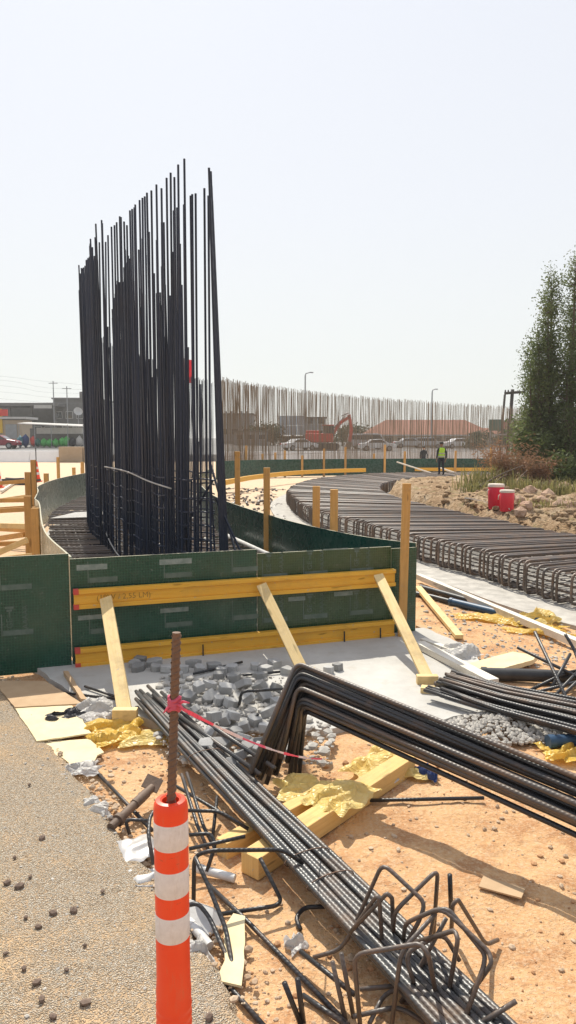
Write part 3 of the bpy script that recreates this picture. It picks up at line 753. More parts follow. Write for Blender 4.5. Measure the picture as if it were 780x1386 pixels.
for t in (0.0, 0.08, 0.17, 0.26, 0.35, 0.44, 0.53, 0.62, 0.71, 0.80, 0.9, 0.99):
    for z in ((0.515, 0.12) if t > 0 else (0.13, 0.25, 0.37)):
        MB().tube([(ro[i].lerp(ri[i], t) + (ri[i] - ro[i]).normalized() * (0.045 if t == 0 else 0)).to_3d() + Vector((0, 0, z + rnd.uniform(-.008, .008))) for i in range(0, NR, 3)], 0.013, 5).build('long_bar', M['rebar_brown'], ring, smooth=True)
mb = MB()    # inner bars glimpsed between the hooks
for k in (2,):
    for i in range(0, NR - 1):
        p = ro[i].lerp(ri[i], 0.01).lerp(ro[i + 1], 0.5 * (k == 2)); q = ro[i].lerp(ri[i], 0.98).lerp(ri[i + 1], 0.5 * (k == 2)); z = (0.2, 0.34, 0.535)[k]
        mb.tube([p + Vector((0, 0, z)), q + Vector((0, 0, z))], 0.013, 4, False)
tag(mb.build('inner_bars', M['rebar_mat'], ring), kind='stuff')

# ------------------------------------------------------------ front formwork
def fl(x): return Vector((x, 7.74 + (x + 2.31) * (9.1 - 7.74) / (1.58 + 2.31), 0))     # the line of the front face
fd = (fl(1) - fl(0)).normalized(); fn = Vector((fd.y, -fd.x, 0))           # fn points to the camera
def pt(x, z, o=0.0): v = fl(x) + fn * o; v.z = z; return v
form = thing('formwork_wall', fl(-0.4), 'straight dark green plywood formwork with two yellow timber beams', 'formwork')
def top_z(x): return 1.245 - (x + 2.31) * 0.028
sheets = [(-4.7, -2.325, 'film_dark', 0.012), (-2.315, -0.365, 'film_dark', 0.0), (-0.355, 1.262, 'film_olive', 0.0), (1.27, 1.60, 'film_dark', -0.004)]
prints = []
for x0, x1, m, o in sheets:
    s = MB(); a, b = pt(x0, 0, o), pt(x1, 0, o)
    ribbon(s, [Vector((a.x, a.y, 0)), Vector((b.x, b.y, 0))], 0.08 if x0 > -2.4 else 0.03, top_z((x0 + x1) / 2), 0.021)
    prints.append((x0, x1, o, s.build('plywood_sheet', [M[m], M['ply_edge']], form)))
# printed marks: an emblem, upright lettering and a pale bar, repeated in a grid
def mark(sheet, x, z, o, full=True, flip=False):
    mb = MB(); e = o + 0.0125
    def quad(xa, za, xb, zb): 
        i = len(mb.v); mb.v.extend([pt(x + xa, z + za, e), pt(x + xb, z + za, e), pt(x + xb, z + zb, e), pt(x + xa, z + zb, e)]); mb.face((i, i + 1, i + 2, i + 3))
    quad(-0.11, -0.17, 0.17, -0.115 + 0.0); quad(-0.125, -0.17, -0.115, 0.06)
    if full:
        for q in range(3): quad(-0.085 + .014 * q, 0.125 - .03 * q - 0.012, -0.005 - .014 * q, 0.13 - .03 * q + 0.006) if q < 2 else quad(-0.05, 0.02, -0.04, 0.08)
        text_mesh(mb, "GE", pt(x - 0.045, z - 0.045, e), Vector((0, 0, 1)), -fd, 0.085)
        text_mesh(mb, "AAAAA", pt(x + 0.10, z + 0.015, e), Vector((0, 0, 1)), -fd, 0.075)
    mb.build('printed_mark', M['print'], sheet)
for zc in (1.04, 0.52):
    for x in (-0.18, 0.30, 0.87): mark(prints[2][3], x, zc, 0.0)
for zc in (1.12, 0.56):
    for x in (-2.02, -1.25): mark(prints[1][3], x, zc, 0.0, False)
    mark(prints[1][3], -0.52, zc + .02, 0.0, False)
for zc in (0.62, 1.1): 
    mark(prints[0][3], -2.85, zc, 0.012, zc < 1)
def strip_label(sheet, x0, x1, z0, z1, o):
    e = o + 0.0128; mb = MB(); mb.v = [pt(x0, z0, e), pt(x1, z0, e), pt(x1, z1, e), pt(x0, z1, e)]; mb.face((0, 1, 2, 3)); mb.build('pale_label', M['print_grey'], sheet)
strip_label(prints[1][3], -1.42, -1.08, 1.10, 1.16, 0); strip_label(prints[1][3], -2.25, -1.95, 1.09, 1.15, 0); strip_label(prints[1][3], -1.42, -1.12, 0.56, 0.61, 0)
strip_label(prints[1][3], -2.25, -1.98, 0.55, 0.6, 0)
strip_label(prints[2][3], 0.42, 0.72, 1.165, 1.18, 0); strip_label(prints[2][3], 0.0, 0.2, 0.58, 0.63, 0); strip_label(prints[2][3], 0.55, 0.78, 0.6, 0.65, 0)
# yellow H-section beams
def hbeam(z, x0, x1, m='beam_yellow'):
    b = MB(); a = pt(x0, z, 0.095); c = pt(x1, z, 0.095)
    for o in (0.08, -0.08): b.beam(a + Vector((0, 0, o)), c + Vector((0, 0, o)), 0.085, 0.045)
    b.beam(a, c, 0.03, 0.118)
    root = b.build('timber_beam', M[m], form, bevel=0.004)
    for o in (0.08, -0.08):
        p = pt(x0 - 0.004, z + o, 0.095); e = MB().beam(p, p + fd * 0.055, 0.0895, 0.0495); e.build('end_cap', M['red_cap'], root)
    return root
bm1 = hbeam(0.80, -2.29, 1.27); bm2 = hbeam(0.165, -2.29, 1.27)
mb = MB(); random.seed(3)         # handwriting in marker on the upper beam
text_mesh(mb, "(19W / 2,55 LM)", pt(-1.80, 0.80, 0.1112), fd, Vector((0, 0, 1)), 0.085)
mb.build('handwriting', M['ink'], bm1)
for x in (-1.86, -1.0, -0.05, 0.62, 1.07):
    MB().tube([pt(x, 0.07, 0.16), pt(x, 0.20, 0.155)], 0.009, 6).build('steel_pin', M['rebar'], form)

# right-hand return and the curved inner formwork
def curved(name, pts, z0, z1, m, label, lens=2.44, loc=None):
    P = spline(pts, 0.12); t = thing(name, P[0], label, 'formwork'); k = int(lens / 0.12)
    for i in range(0, len(P) - 2, k):
        s = MB(); ribbon(s, P[i:min(len(P), i + k + 1)], z0, z1, 0.021); s.build('plywood_sheet', [M[m], M['ply_edge']], t)
    return t
curved('curved_formwork', [(1.60, 9.13), (1.20, 9.5), (0.66, 10.3), (-0.16, 12.05), (-1.42, 15.7), (-2.25, 19.5), (-3.05, 25), (-3.3, 32)], 0.06, 1.19, 'film_plain', 'deep green curved formwork running back from the corner post beside the tall rebar')
curved('curved_formwork', [(-2.38, 8.0), (-3.44, 10.35), (-4.9, 14.5), (-5.35, 15.6)], 0.06, 1.2, 'film_grey', 'grey green curved formwork beside the stacked battens at the left edge')
curved('curved_formwork', [(-5.4, 15.7), (-6.1, 18.0), (-6.75, 20.0), (-7.3, 23.5), (-7.45, 27.5), (-7.6, 34)], 0.06, 1.2, 'film_grey', 'farther grey green curved formwork bending behind the tall rebar at left')
curved('curved_formwork', [(-4.2, 43), (-1.5, 46), (3, 47.6), (9, 48.6), (15, 48.6), (20, 47.5), (27, 45)], 0.05, 1.12, 'film_plain', 'long low green formwork behind the far end of the ring mat')
tag(MB().prism([(-5.7, 17.6), (-4.7, 17.9), (-4.6, 19.4), (-5.5, 19.0)], 0.56, 0.575).build('white_sheet', M['white_sheet']), 'white sheet lying on the rebar mat at the far left', 'sheet')
# pale pipe lying inside against the right formwork
tag(MB().tube([Vector((1.05, 9.45, 0.62)), Vector((0.35, 10.45, 0.62)), Vector((-0.35, 11.9, 0.62)), Vector((-1.2, 14.2, .62))], 0.035, 10).build('conduit', M['grey_plastic'], smooth=True), 'pale conduit lying along the inside of the deep green formwork', 'conduit')
# yellow walers in the distance
P = [Vector((p.x, p.y, 0.55)) for p in spline([(-2.75, 32.0), (-1.6, 36.5), (0.4, 40.8), (2.6, 43.2), (4.8, 44.4)], 0.5)]
mb = MB()
for i in range(len(P) - 1): mb.beam(P[i], P[i + 1] + (P[i + 1] - P[i]) * 0.01, 0.12, 0.22)
tag(mb.build('waler', M['beam_yellow']), 'curved yellow timber waler in front of the far green formwork', 'timber beam')
w2 = thing('waler', (12, 47.5, 0.3), 'straight yellow timber waler on the far formwork behind the worker', 'timber beam')
MB().beam((8.3, 48.35, 0.42), (13.6, 48.35, 0.42), 0.12, 0.22).build('timber', M['beam_yellow'], w2)
MB().beam((13.75, 48.3, 0.42), (18.5, 47.65, 0.42), 0.12, 0.22).build('timber', M['beam_yellow'], w2)
for p, q, lb in (((6.9, 46.9, 0.95), (9.0, 45.4, 0.25), 'pale brace leaning on the far green formwork left of the worker'), ((9.6, 47.2, 0.6), (10.6, 46.2, 0.25), 'short pale brace on the far formwork just right of the worker')):
    tag(MB().beam(p, q, 0.10, 0.07).build('brace', M['white_timber']), lb, 'brace')

# ------------------------------------------------------------ stakes
def stake(p, ztop, w, label, group=None, d=None, tilt=0.0, pointed=False, m='stake'):
    mb = MB(); q = Vector((p[0] + tilt, p[1], ztop)); b = Vector((p[0], p[1], -0.05))
    mb.beam(b, q, w, d or w * 0.55, up=(0, 1, 0))
    o = mb.build('stake', M[m], bevel=0.006); return tag(o, label, 'stake', group)
stake((1.395, 8.86), 1.95, 0.10, 'tall orange timber stake at the right corner of the green panels', d=0.055, tilt=0.03)
stake((-1.02, 14.9), 2.22, 0.105, 'tall orange stake behind the rebar wall, left of a matching shorter one')
stake((-0.36, 12.5), 1.99, 0.11, 'orange stake with the white pipe end behind it, right of a taller stake')
stake((0.42, 10.95), 1.78, 0.11, 'left stake of the pair close together behind the olive panel')
stake((0.66, 10.55), 1.76, 0.11, 'right stake of the pair close together behind the olive panel')
stake((-3.78, 11.0), 1.45, 0.115, 'nearest thick stake against the grey formwork at left')
stake((-4.38, 12.4), 1.52, 0.12, 'second thick stake against the grey formwork at left')
stake((-5.28, 15.0), 1.80, 0.12, 'third stake back along the grey formwork at left')
stake((-5.92, 17.2), 1.98, 0.12, 'tallest stake beside the red cone at left')
LS = [((-7.3, 22.3), 1.42, .14, 'short stake between the red cone and a taller thin stake'), ((-8.45, 27.2), 1.78, .11, 'thin tall stake standing alone on the sand in front of the white barrier')]
for p, z, w, lb in LS: stake(p, z, w, lb)
for p, z, lb in (((-8.75, 30.2), 1.28, 'left and shortest'), ((-8.6, 30.9), 1.25, 'middle'), ((-8.45, 30.4), 1.5, 'right and tallest')): stake(p, z, .13, lb + ' of three short stakes below the brown concrete block', 'short stakes by the brown block')
far_st = []
for k, x in enumerate((-2.6, -1.6, -0.8, -0.2, 0.9, 2.3, 3.7, 5.6, 6.3, 7.6, 10.9, 13.2)):
    y = 46.3 + (x + 2) * 0.25 if x < 4 else 48.2
    far_st.append(stake((x, y), 1.1 + rnd.uniform(0.15, 0.95), 0.14, 'small far timber stake along the far green formwork', 'stakes along the far formwork'))

label_rows(far_st, 'small timber stake', 'by the far green formwork', 20)

# ------------------------------------------------------------ braces in front
def brace(p0, p1, w, label, block=None):
    t = thing('brace', p1, label, 'brace')
    MB().beam(p0, p1, w, 0.045, up=(0, -1, 0.6)).build('plank', M['pale_timber'], t, bevel=0.004)
    if block is not None:
        MB().beam(Vector(p1) + Vector((-0.10, -0.03, 0.02)) + Vector(block), Vector(p1) + Vector((0.11, -0.03, 0.02)) + Vector(block), 0.08, 0.1).build('foot_block', M['pale_timber'], t, bevel=0.004)
    return t
brace(pt(-1.985, 0.80, 0.165), at(170, 968, .10), 0.125, 'left pale plank bracing the green panels with a foot block', (0, 0, 0))
brace(pt(-0.355, 0.83, 0.165), at(412, 912, .10), 0.115, 'middle pale plank bracing the green panels, foot behind the bent bars', (0, 0, 0))
brace(pt(1.03, 0.85, 0.165), at(578, 916, .11), 0.115, 'right pale plank bracing the green panels beside the corner stake', (-0.02, -0.07, -0.02))

# battens at the left edge running to the stakes
bat = [(((-5.9, 13.6), 0.55), ((-4.5, 12.5), 0.85)), (((-6.4, 13.9), 0.86), ((-4.45, 12.6), 0.98)), (((-6.2, 14.6), 1.02), ((-4.9, 14.3), 1.12)), (((-7.5, 16.2), 0.95), ((-5.3, 15.0), 1.3)),
       (((-7.3, 15.2), 1.18), ((-5.3, 14.9), 1.24)), (((-5.6, 12.4), 0.35), ((-3.85, 11.05), 0.72)), (((-5.3, 11.8), 0.16), ((-3.9, 11.1), 0.16)), (((-7.0, 15.5), 0.62), ((-5.2, 14.6), 0.66))]
bat += [(((-6.6, 14.2), 0.42), ((-5.0, 13.9), 0.5)), (((-7.8, 17.4), 0.75), ((-5.9, 17.0), 0.9)), (((-5.0, 11.2), 0.5), ((-3.95, 11.1), 0.95)), (((-8.2, 17.8), 1.3), ((-5.95, 17.2), 1.5))]
names = ['lowest short batten', 'long pale batten', 'level batten', 'steep batten', 'topmost batten', 'grey slanting batten', 'batten lying on the ground', 'thick level batten', 'low orange batten', 'far level batten', 'short steep batten', 'farthest batten']
for (pa, za), (pb, zb) in bat:
    nm = names.pop(0)
    tag(MB().beam((*pa, za), (*pb, zb), 0.05, 0.09).build('batten', M['pale_timber' if 'pale' in nm or 'grey' in nm or 'steep' in nm else 'stake'], bevel=0.004), nm + ' running from the left frame edge to the stakes', 'batten')

# ------------------------------------------------------------ bent bar bundle
def cross_path(pts): return fillet(pts, 0.13, 5)
bent = thing('rebar_bundle', (-0.2, 4.95, 0.14), 'big bundle of dark hooked rebar with its bent ends propped up behind the traffic post', 'rebar bundle')
F0 = Vector((-0.27, 4.93, 0.14)); B0 = Vector((0.085, 5.42, 0.80)); E0 = at(780, 1052, 0.60); G = (E0 - B0).normalized(); Ld = (F0 - B0).normalized()
nrm = G.cross(Ld).normalized()
if nrm.y > 0: nrm = -nrm
k = 0
for lev in range(11):
    for row in range(2 if lev % 3 else 3):
        s = lev * 0.034 + rnd.uniform(-.012, .012); sl = lev * 0.032 + rnd.uniform(-.010, .010)
        n = nrm * ((row - 1) * 0.05 + rnd.uniform(-.015, .015) - 0.02 * (lev % 2)) + Vector((0, 0.012 * lev, 0))
        fo = F0 + Vector((.82, .34, -.1)) * (s + (.05 if lev > 5 else 0)) + n * 1.7 + Vector((rnd.uniform(-.035, .035), rnd.uniform(-.03, .03), 0)) + Ld * rnd.uniform(-0.07, 0.03) * (1 if lev < 6 else 1.0)
        be = B0 + G * (s * 0.55) + Ld * sl + n
        fan = Vector((rnd.uniform(-.03, .03), rnd.uniform(-.05, .05), rnd.uniform(-.03, .03)))
        e1 = E0 + Ld * (sl * 0.95) + n + fan; e2 = e1 + (e1 - be).normalized() * rnd.uniform(1.9, 2.3)
        e2.z = max(0.03 + 0.01 * k % 0.1, e2.z - 0.04)
        path = fillet([fo, be, e1, e2], 0.085, 6)
        MB().tube(path, 0.0172, 9).build('rebar', M['rebar'] if rnd.random() < 0.85 else M['rebar_brown'], bent, smooth=True); k += 1
# straight bundle across the front
st = thing('rebar_bundle', at(430, 1170, 0.1), 'long straight bundle of grey rebar running from the slab to the bottom of the frame', 'rebar bundle')
for i in range(19):
    row = i // 10; t = (i % 10) / 9 + (0.05 if row else 0)
    a = at(180 + 36 * t, 938 + rnd.uniform(-6, 8), 0.15 + 0.036 * row); b = at(585 + 108 * t, 1386, 0.15 + 0.036 * row)
    d = (b - a).normalized(); a = a + d * rnd.uniform(-0.12, 0.15); e = b + d * rnd.uniform(0.55, 0.8)
    c1 = a.lerp(b, 0.33) + Vector((rnd.uniform(-.02, .02), 0, rnd.uniform(-.006, .006))); c2 = a.lerp(b, 0.66) + Vector((rnd.uniform(-.02, .02), 0, rnd.uniform(-.006, .006)))
    MB().tube(spline([a, c1, c2, b, e], 0.35), 0.0165, 8).build('rebar', M['rebar_grey'], st, smooth=True)
def tie(parent, c, d, ra, rb_x):
    d = d.normalized(); s_ = d.cross(Vector((0, 0, 1))).normalized(); u2 = s_.cross(d)
    MB().tube([c + s_ * (ra * math.cos(q * .45)) + u2 * (rb_x * math.sin(q * .45)) for q in range(15)], .0035, 5, False).build('tie_wire', M['rebar_rust'], parent, smooth=True)
for uu, vv in ((262, 1022), (418, 1160), (452, 1192)):
    t_ = (vv - 940) / 446; cc = at(198 + (640 - 198) * t_, vv, .172); tie(st, cc, at(640, 1386, .15) - at(198, 940, .15), .145, .04)
# two loose bars that stray off the bundle
for (u0, v0, u1, v1, lb) in ((228, 958, 352, 1048, 'upper loose straight bar beside the grey bundle over the rubble'), (236, 948, 372, 1040, 'lower loose straight bar beside the grey bundle over the rubble')):
    tag(MB().tube([at(u0, v0, 0.22), at(u1, v1, 0.2)], 0.0165, 8).build('rebar', M['rebar_grey'], smooth=True), lb, 'rebar')
# right bundle
rb = thing('rebar_bundle', at(600, 930, 0.08), 'bundle of straight dark rebar lying on the slab and running off the right frame edge', 'rebar bundle')
for i in range(30):
    t = rnd.random(); lay = rnd.random()
    a = at(578 + 26 * (1 - t) + rnd.uniform(-4, 20), 908 + 26 * t, 0.13 + 0.09 * lay); b = at(782, 945 + 48 * t, 0.12 + 0.10 * lay)
    e = b + (b - a).normalized() * 1.6
    m = a.lerp(b, 0.5) + Vector((0, 0, -0.02 + rnd.uniform(-.01, .01)))
    MB().tube(spline([a, m, b, e], 0.3), 0.018, 7).build('rebar', M['rebar'] if rnd.random() < 0.75 else M['rebar_brown'], rb, smooth=True)
tag(MB().tube([at(582, 939, 0.05), at(785, 1012, 0.05), at(900, 1052, 0.05)], 0.018, 8).build('rebar', M['rebar_brown'], smooth=True), 'single bar on the slab just in front of the right-hand bundle', 'rebar')
tag(MB().beam(at(570, 934, 0.09), at(590, 936, 0.09), 0.10, 0.08).build('timber_block', M['pale_timber'], bevel=0.004), 'small timber block at the left end of the right-hand bundle', 'timber block')

def rods(lst, r=0.0115, mat='rebar', cat='rebar', name='bent_rebar', fr=0.05):
    for lb, pts in lst:
        P = [at(u, v, z) for u, v, z in pts]
        if len(P) > 2: P = fillet(P, fr, 4)
        tag(MB().tube(P, r, 8).build(name, M[mat], smooth=True), lb, cat)
# tangle at the right
rods([('bar sticking up from the right tangle, leaning left', [(724, 855, 0.62), (775, 962, 0.08), (800, 1000, 0.05)]),
      ('bar slanting down right into the right tangle', [(700, 876, 0.35), (782, 916, 0.12), (830, 940, 0.06)]),
      ('hooked bar at the left of the right tangle', [(718, 934, 0.06), (768, 910, 0.14), (800, 905, 0.12)]),
      ('lowest long bar of the right tangle', [(722, 938, 0.05), (800, 918, 0.12)]),
      ('short bar ending below the right tangle', [(748, 945, 0.05), (800, 890, 0.2)]),
      ('second short bar ending below the right tangle', [(757, 946, 0.05), (805, 900, 0.18)]),
      ('bar lying level under the right tangle', [(728, 927, 0.06), (810, 925, 0.08)]),
      ('bar crossing the right tangle near the frame edge', [(772, 885, 0.3), (745, 934, 0.05)]),
      ('curved bar at the right frame edge above the bundle', [(765, 858, 0.45), (778, 880, 0.3), (795, 930, 0.06)])], 0.017, fr=0.1)

# bent ties in the foreground heap
rods([('tall bent tie rising over the left of the heap, arch shaped', [(470, 1272, .06), (477, 1259, .14), (518, 1168, .50), (576, 1222, .40), (568, 1246, .33), (540, 1295, .15)]),
      ('bent tie with a sharp right-hand bend at the top of the heap', [(531, 1288, .06), (534, 1234, .34), (593, 1176, .50), (587, 1266, .12)]),
      ('narrow bent tie with a long tail reaching left onto the sand', [(424, 1296, .015), (460, 1286, .06), (478, 1258, .18), (513, 1208, .42), (520, 1318, .03)]),
      ('bent tie just right of the narrow one with a square shoulder', [(474, 1262, .2), (524, 1209, .42), (531, 1215, .40), (533, 1292, .04)]),
      ('large bent tie whose right shoulder hangs over the grey bundle', [(545, 1282, .1), (549, 1249, .35), (598, 1228, .48), (662, 1288, .38), (666, 1304, .36), (606, 1388, .02)]),
      ('large bent tie nested inside the right shoulder', [(583, 1266, .2), (589, 1232, .46), (607, 1230, .48), (657, 1292, .36), (655, 1308, .33), (630, 1376, .19)]),
      ('small hooked tie at the right of the heap', [(611, 1262, .2), (613, 1224, .38), (620, 1217, .40), (658, 1279, .08), (674, 1272, .03)]),
      ('bent tie with a level top and a straight right leg', [(548, 1280, .28), (616, 1259, .43), (620, 1272, .42), (600, 1386, .02)]),
      ('nearest bent tie with a long level top bar', [(488, 1392, .01), (479, 1292, .33), (569, 1277, .42), (580, 1292, .40), (597, 1380, .02)]),
      ('straight bar slanting through the middle of the heap', [(604, 1243, .42), (543, 1357, .03)]),
      ('bent bar leaning steeply in the middle of the heap', [(530, 1390, .01), (543, 1288, .32), (590, 1236, .44)]),
      ('U shaped bar lying low across the heap', [(487, 1339, .05), (548, 1333, .06), (573, 1316, .12), (577, 1288, .3)]),
      ('short level bar low in the heap', [(546, 1356, .03), (592, 1362, .03)]),
      ('bar end sticking out at the lower right of the heap', [(652, 1384, .19), (699, 1355, .26)]),
      ('short leaning bar left of the grey bundle, taller one', [(462, 1290, .28), (479, 1378, 0)]),
      ('short leaning bar left of the grey bundle, lower one', [(450, 1301, .24), (469, 1386, 0)]),
      ('bar with a wide bend passing under the heap', [(500, 1386, .02), (520, 1345, .06), (560, 1330, .1), (600, 1300, .2)]),
      ('bent tie lying behind the heap against the grey bundle', [(560, 1330, .2), (548, 1290, .3), (600, 1262, .36), (622, 1300, .24)]),
      ('low bar crossing the foot of the heap', [(478, 1376, .04), (540, 1362, .05), (575, 1384, .03)])], 0.0102, 'rebar_brown')
rods([('thin straight rod standing up behind the heap', [(609, 1184, .36), (611, 1240, .12)]),
      ('pair of ribbed bar ends at the bottom edge, left one', [(385, 1330, .2), (408, 1388, 0)]),
      ('pair of ribbed bar ends at the bottom edge, right one', [(403, 1325, .22), (411, 1386, 0)]),
      ('straight bar lying toward the heap from the crumpled white cup', [(407, 1288, .08), (480, 1346, .1)]),
      ('bar on the sand at the bottom edge under the heap', [(410, 1347, .03), (470, 1388, .03)]),
      ('long straight bar lying on the sand beside the plywood offcut', [(283, 1198, .03), (335, 1247, .025), (472, 1388, .02)]),
      ('hooked thin rod on the sand below the grey bundle', [(407, 1258, .012), (400, 1242, .02), (412, 1228, .03), (458, 1226, .05)]),
      ('rusty dark bar lying along the road edge at the bottom', [(284, 1304, .03), (358, 1390, .02)])], 0.012, 'rebar')
rods([('bent tie with a long level top right of the orange post', [(262, 1236, .02), (263, 1158, .3), (286, 1151, .34), (382, 1150, .28), (410, 1168, .2)]),
      ('open corner of a tie lying on the sand right of the post', [(352, 1161, .22), (381, 1219, .02), (374, 1226, .02), (300, 1237, .02)]),
      ('narrow looped tie leaning over the plywood offcut', [(264, 1160, .31), (282, 1198, .22), (306, 1257, .1), (318, 1326, .02), (312, 1306, .03), (284, 1242, .1), (268, 1222, .15), (252, 1226, .13)]),
      ('straight bar standing behind the post, left of a twin', [(246, 1048, .26), (268, 1120, .12), (283, 1152, .04)]),
      ('straight bar standing behind the post, right of a twin', [(253, 1046, .26), (276, 1120, .12), (293, 1152, .03)]),
      ('long bar slanting from the post top toward the grey bundle', [(228, 1058, .18), (291, 1095, .12), (340, 1126, .1)]),
      ('bent bar with a level top behind the post', [(252, 1097, .2), (297, 1098, .2), (336, 1122, .13)]),
      ('short upright rusty bar beside the grey bundle', [(294, 1078, .14), (288, 1134, .02)]),
      ('small angled bar left of the post', [(176, 1130, .03), (169, 1109, .12), (204, 1111, .12)]),
      ('looped bar end just left of the post', [(214, 1092, .24), (203, 1105, .22), (201, 1132, .18), (208, 1170, .08)]),
      ('bar rising right from behind the post to the timber', [(256, 1149, .17), (332, 1132, .2)]),
      ('bent bar behind the middle of the post', [(256, 1130, .2), (285, 1128, .2), (292, 1142, .16), (280, 1180, .05)])], 0.0115, 'rebar')
rods([('rusty straight rod lying on the dirt by the road edge', [(130, 1044, .03), (206, 1124, .03)]),
      ('dark straight rod on the sand under the bent bundle', [(470, 1084, .03), (655, 1080, .03)]),
      ('dark bar lying on the slab behind the rubble', [(262, 912, .10), (328, 896, .10)]),
      ('second dark bar lying on the slab toward the middle brace', [(306, 916, .10), (392, 908, .10)]),
      ('thin bar on the slab left of the left brace', [(115, 929, .10), (160, 944, .10)]),
      ('dark bar lying across the cardboard near the slab corner', [(75, 936, .08), (160, 946, .09)]),
      ('bent bar standing in the rubble right of the pink tape', [(324, 954, .12), (327, 936, .26), (392, 932, .26)]),
      ('short bar poking out of the rubble', [(338, 980, .12), (350, 966, .2)])], 0.013, 'rebar')

# ------------------------------------------------------------ rubble of broken pavers
pp = thing('paver_block', (0, 0, 0), 'x', 'paver'); bpy.data.objects.remove(pp)
pav_meshes = []
for k in range(5):
    mb = MB(); n = 6; L = rnd.uniform(.15, .2); W = rnd.uniform(.1, .13); T = .075
    poly = [(-L / 2, -W / 2), (0, -W / 2 - .02), (L / 2, -W / 2), (L / 2 + .02 * (k % 2), 0), (L / 2 - .03 * (k % 3), W / 2), (-L / 2 + 0.05 * (k % 2), W / 2)]
    mb.prism(poly, -T / 2, T / 2); o = mb.build('paver_block', M['paver'], bevel=0.007, origin=(0, 0, 0)); pav_meshes.append(o.data); bpy.data.objects.remove(o)
spots = [(190, 893), (207, 897), (188, 904), (212, 903), (182, 899), (262, 898), (270, 906), (290, 902), (301, 908), (313, 904), (296, 915), (318, 917), (345, 903), (352, 914), (360, 906), (372, 898), (391, 908), (408, 905), (446, 907), (458, 903),
         (262, 962), (285, 944), (298, 948), (312, 951), (336, 944), (358, 942), (376, 950), (268, 930), (284, 926), (305, 932), (330, 926), (352, 928), (372, 930), (290, 970), (303, 975), (315, 968), (298, 990), (318, 992), (286, 992), (330, 984), (345, 975), (350, 1005), (335, 1010), (322, 1024), (345, 1028), (280, 1010), (300, 1008), (362, 985), (310, 1035), (256, 944), (247, 955), (366, 962), (238, 915), (250, 905), (226, 905), (330, 1002), (352, 1016), (240, 940)]
pav = ([], [], [])
for k, (u, v) in enumerate(spots):
    inpile = 255 < u < 385 and v > 920
    z = 0.105 + (rnd.uniform(0.0, 0.07) if inpile else 0.0)
    p = at(u, v, z)
    o = bpy.data.objects.new('paver_block', pav_meshes[k % 5]); o.location = p
    tl = 0.34 if inpile else 0.08
    o.rotation_euler = (rnd.gauss(0, tl), rnd.gauss(0, tl), rnd.uniform(0, 6.28)); sc_ = rnd.uniform(0.62, 0.9); o.scale = (sc_, sc_, rnd.uniform(.8, 1.1)); link(o); pav[0 if inpile else (1 if u < 230 else 2)].append(o)
    lb = 'broken grey paver block in the rubble heap between the two rebar bundles' if inpile else ('loose grey paver block on the shaded slab left of the rusty rod' if u < 230 else 'loose grey paver block scattered on the slab before the yellow beam')
    tag(o, lb, 'paver', 'broken pavers in the rubble' if inpile else ('pavers left of the rod' if u < 230 else 'pavers scattered on the slab'))
label_rows(pav[0], 'broken paver', 'of the rubble heap', 7); label_rows(pav[1], 'loose paver', 'on the slab left of the rod', 3); label_rows(pav[2], 'stray paver', 'scattered on the slab', 7)
def scatter(name, n, fn, smin, smax, mat, label, seed):
    r_ = random.Random(seed); mb = MB()
    for k in range(n):
        p = fn(r_)
        if p is None: continue
        s = smin * (smax / smin) ** (r_.random() ** 2.2)
        mb.rock((p[0], p[1], p[2] + s * 0.25), (s, s * r_.uniform(.6, 1), s * r_.uniform(.4, .8)), r_.random() * 50, 1 if s > .02 else 0 or 1)
    return tag(mb.build(name, M[mat], smooth=False), label, kind='stuff')
def f_rub(r):
    p = at(r.uniform(215, 450), r.uniform(915, 1035), 0.08); return p
scatter('rubble_fines', 1300, f_rub, .008, .06, 'grit', 'pale rubble fines between the pavers', 3)
def f_fore(r):
    x, y = r.uniform(-1.9, 2.6), r.uniform(2.6, 6.0); ex = min(edge, key=lambda q: abs(q.y - y)).x
    if x < ex + 0.03: return None
    if x > ex + 0.9 and r.random() < 0.62: return None
    return (x, y, gz(x, y))
scatter('pebbles', 3600, f_fore, .004, .022, 'pebble', 'small pebbles and crumbs of earth on the sand', 4)
def f_edge(r):
    q = edge[r.randrange(len(edge))]; x = q.x + r.gauss(0.07, 0.07); return (x, q.y, 0.03 if x > q.x else 0.07)
scatter('edge_crumbs', 1100, f_edge, .005, .028, 'pebble', 'crumbled stone along the broken road edge', 5)
def f_road(r):
    q = edge[r.randrange(len(edge))]; x = q.x - abs(r.gauss(0, 1.0)) - .05
    return (x, q.y, 0.072)
scatter('road_grit', 900, f_road, .004, .013, 'grit', 'loose grit on the road', 6)
def f_mid(r):
    p = at(r.uniform(570, 790), r.uniform(800, 905), 0); return (p.x, p.y, gz(p.x, p.y))
scatter('gravel', 1100, f_mid, .008, .035, 'grit', 'grey gravel on the sand beside the ring mat', 8)
def f_soil(r):
    x, y = r.uniform(-1.2, 3.2), r.uniform(2.6, 6.0); ex = min(edge, key=lambda q: abs(q.y - y)).x
    return None if x < ex + .05 or noise.noise(Vector((x * .8, y * .8, 3))) < r.uniform(-.3, .5) else (x, y, gz(x, y))
scatter('soil_crumbs', 1500, f_soil, .005, .03, 'soil', 'reddish crumbs of soil on the sand', 41)
# gravel heap under the end of the right bundle
mb = MB(); r_ = random.Random(12)
for k in range(1100):
    a = r_.uniform(0, 6.28); d = r_.random() ** .6; p = at(690, 990, 0.0); mb.rock((p.x + d * .55 * math.cos(a), p.y + d * .36 * math.sin(a), 0.04 + 0.12 * (1 - d)), (.017 * r_.uniform(.4, 1.7),) * 3, k, 1)
tag(mb.build('gravel_heap', M['grit']), 'small gravel heap at the slab corner between the two bundles', kind='stuff')
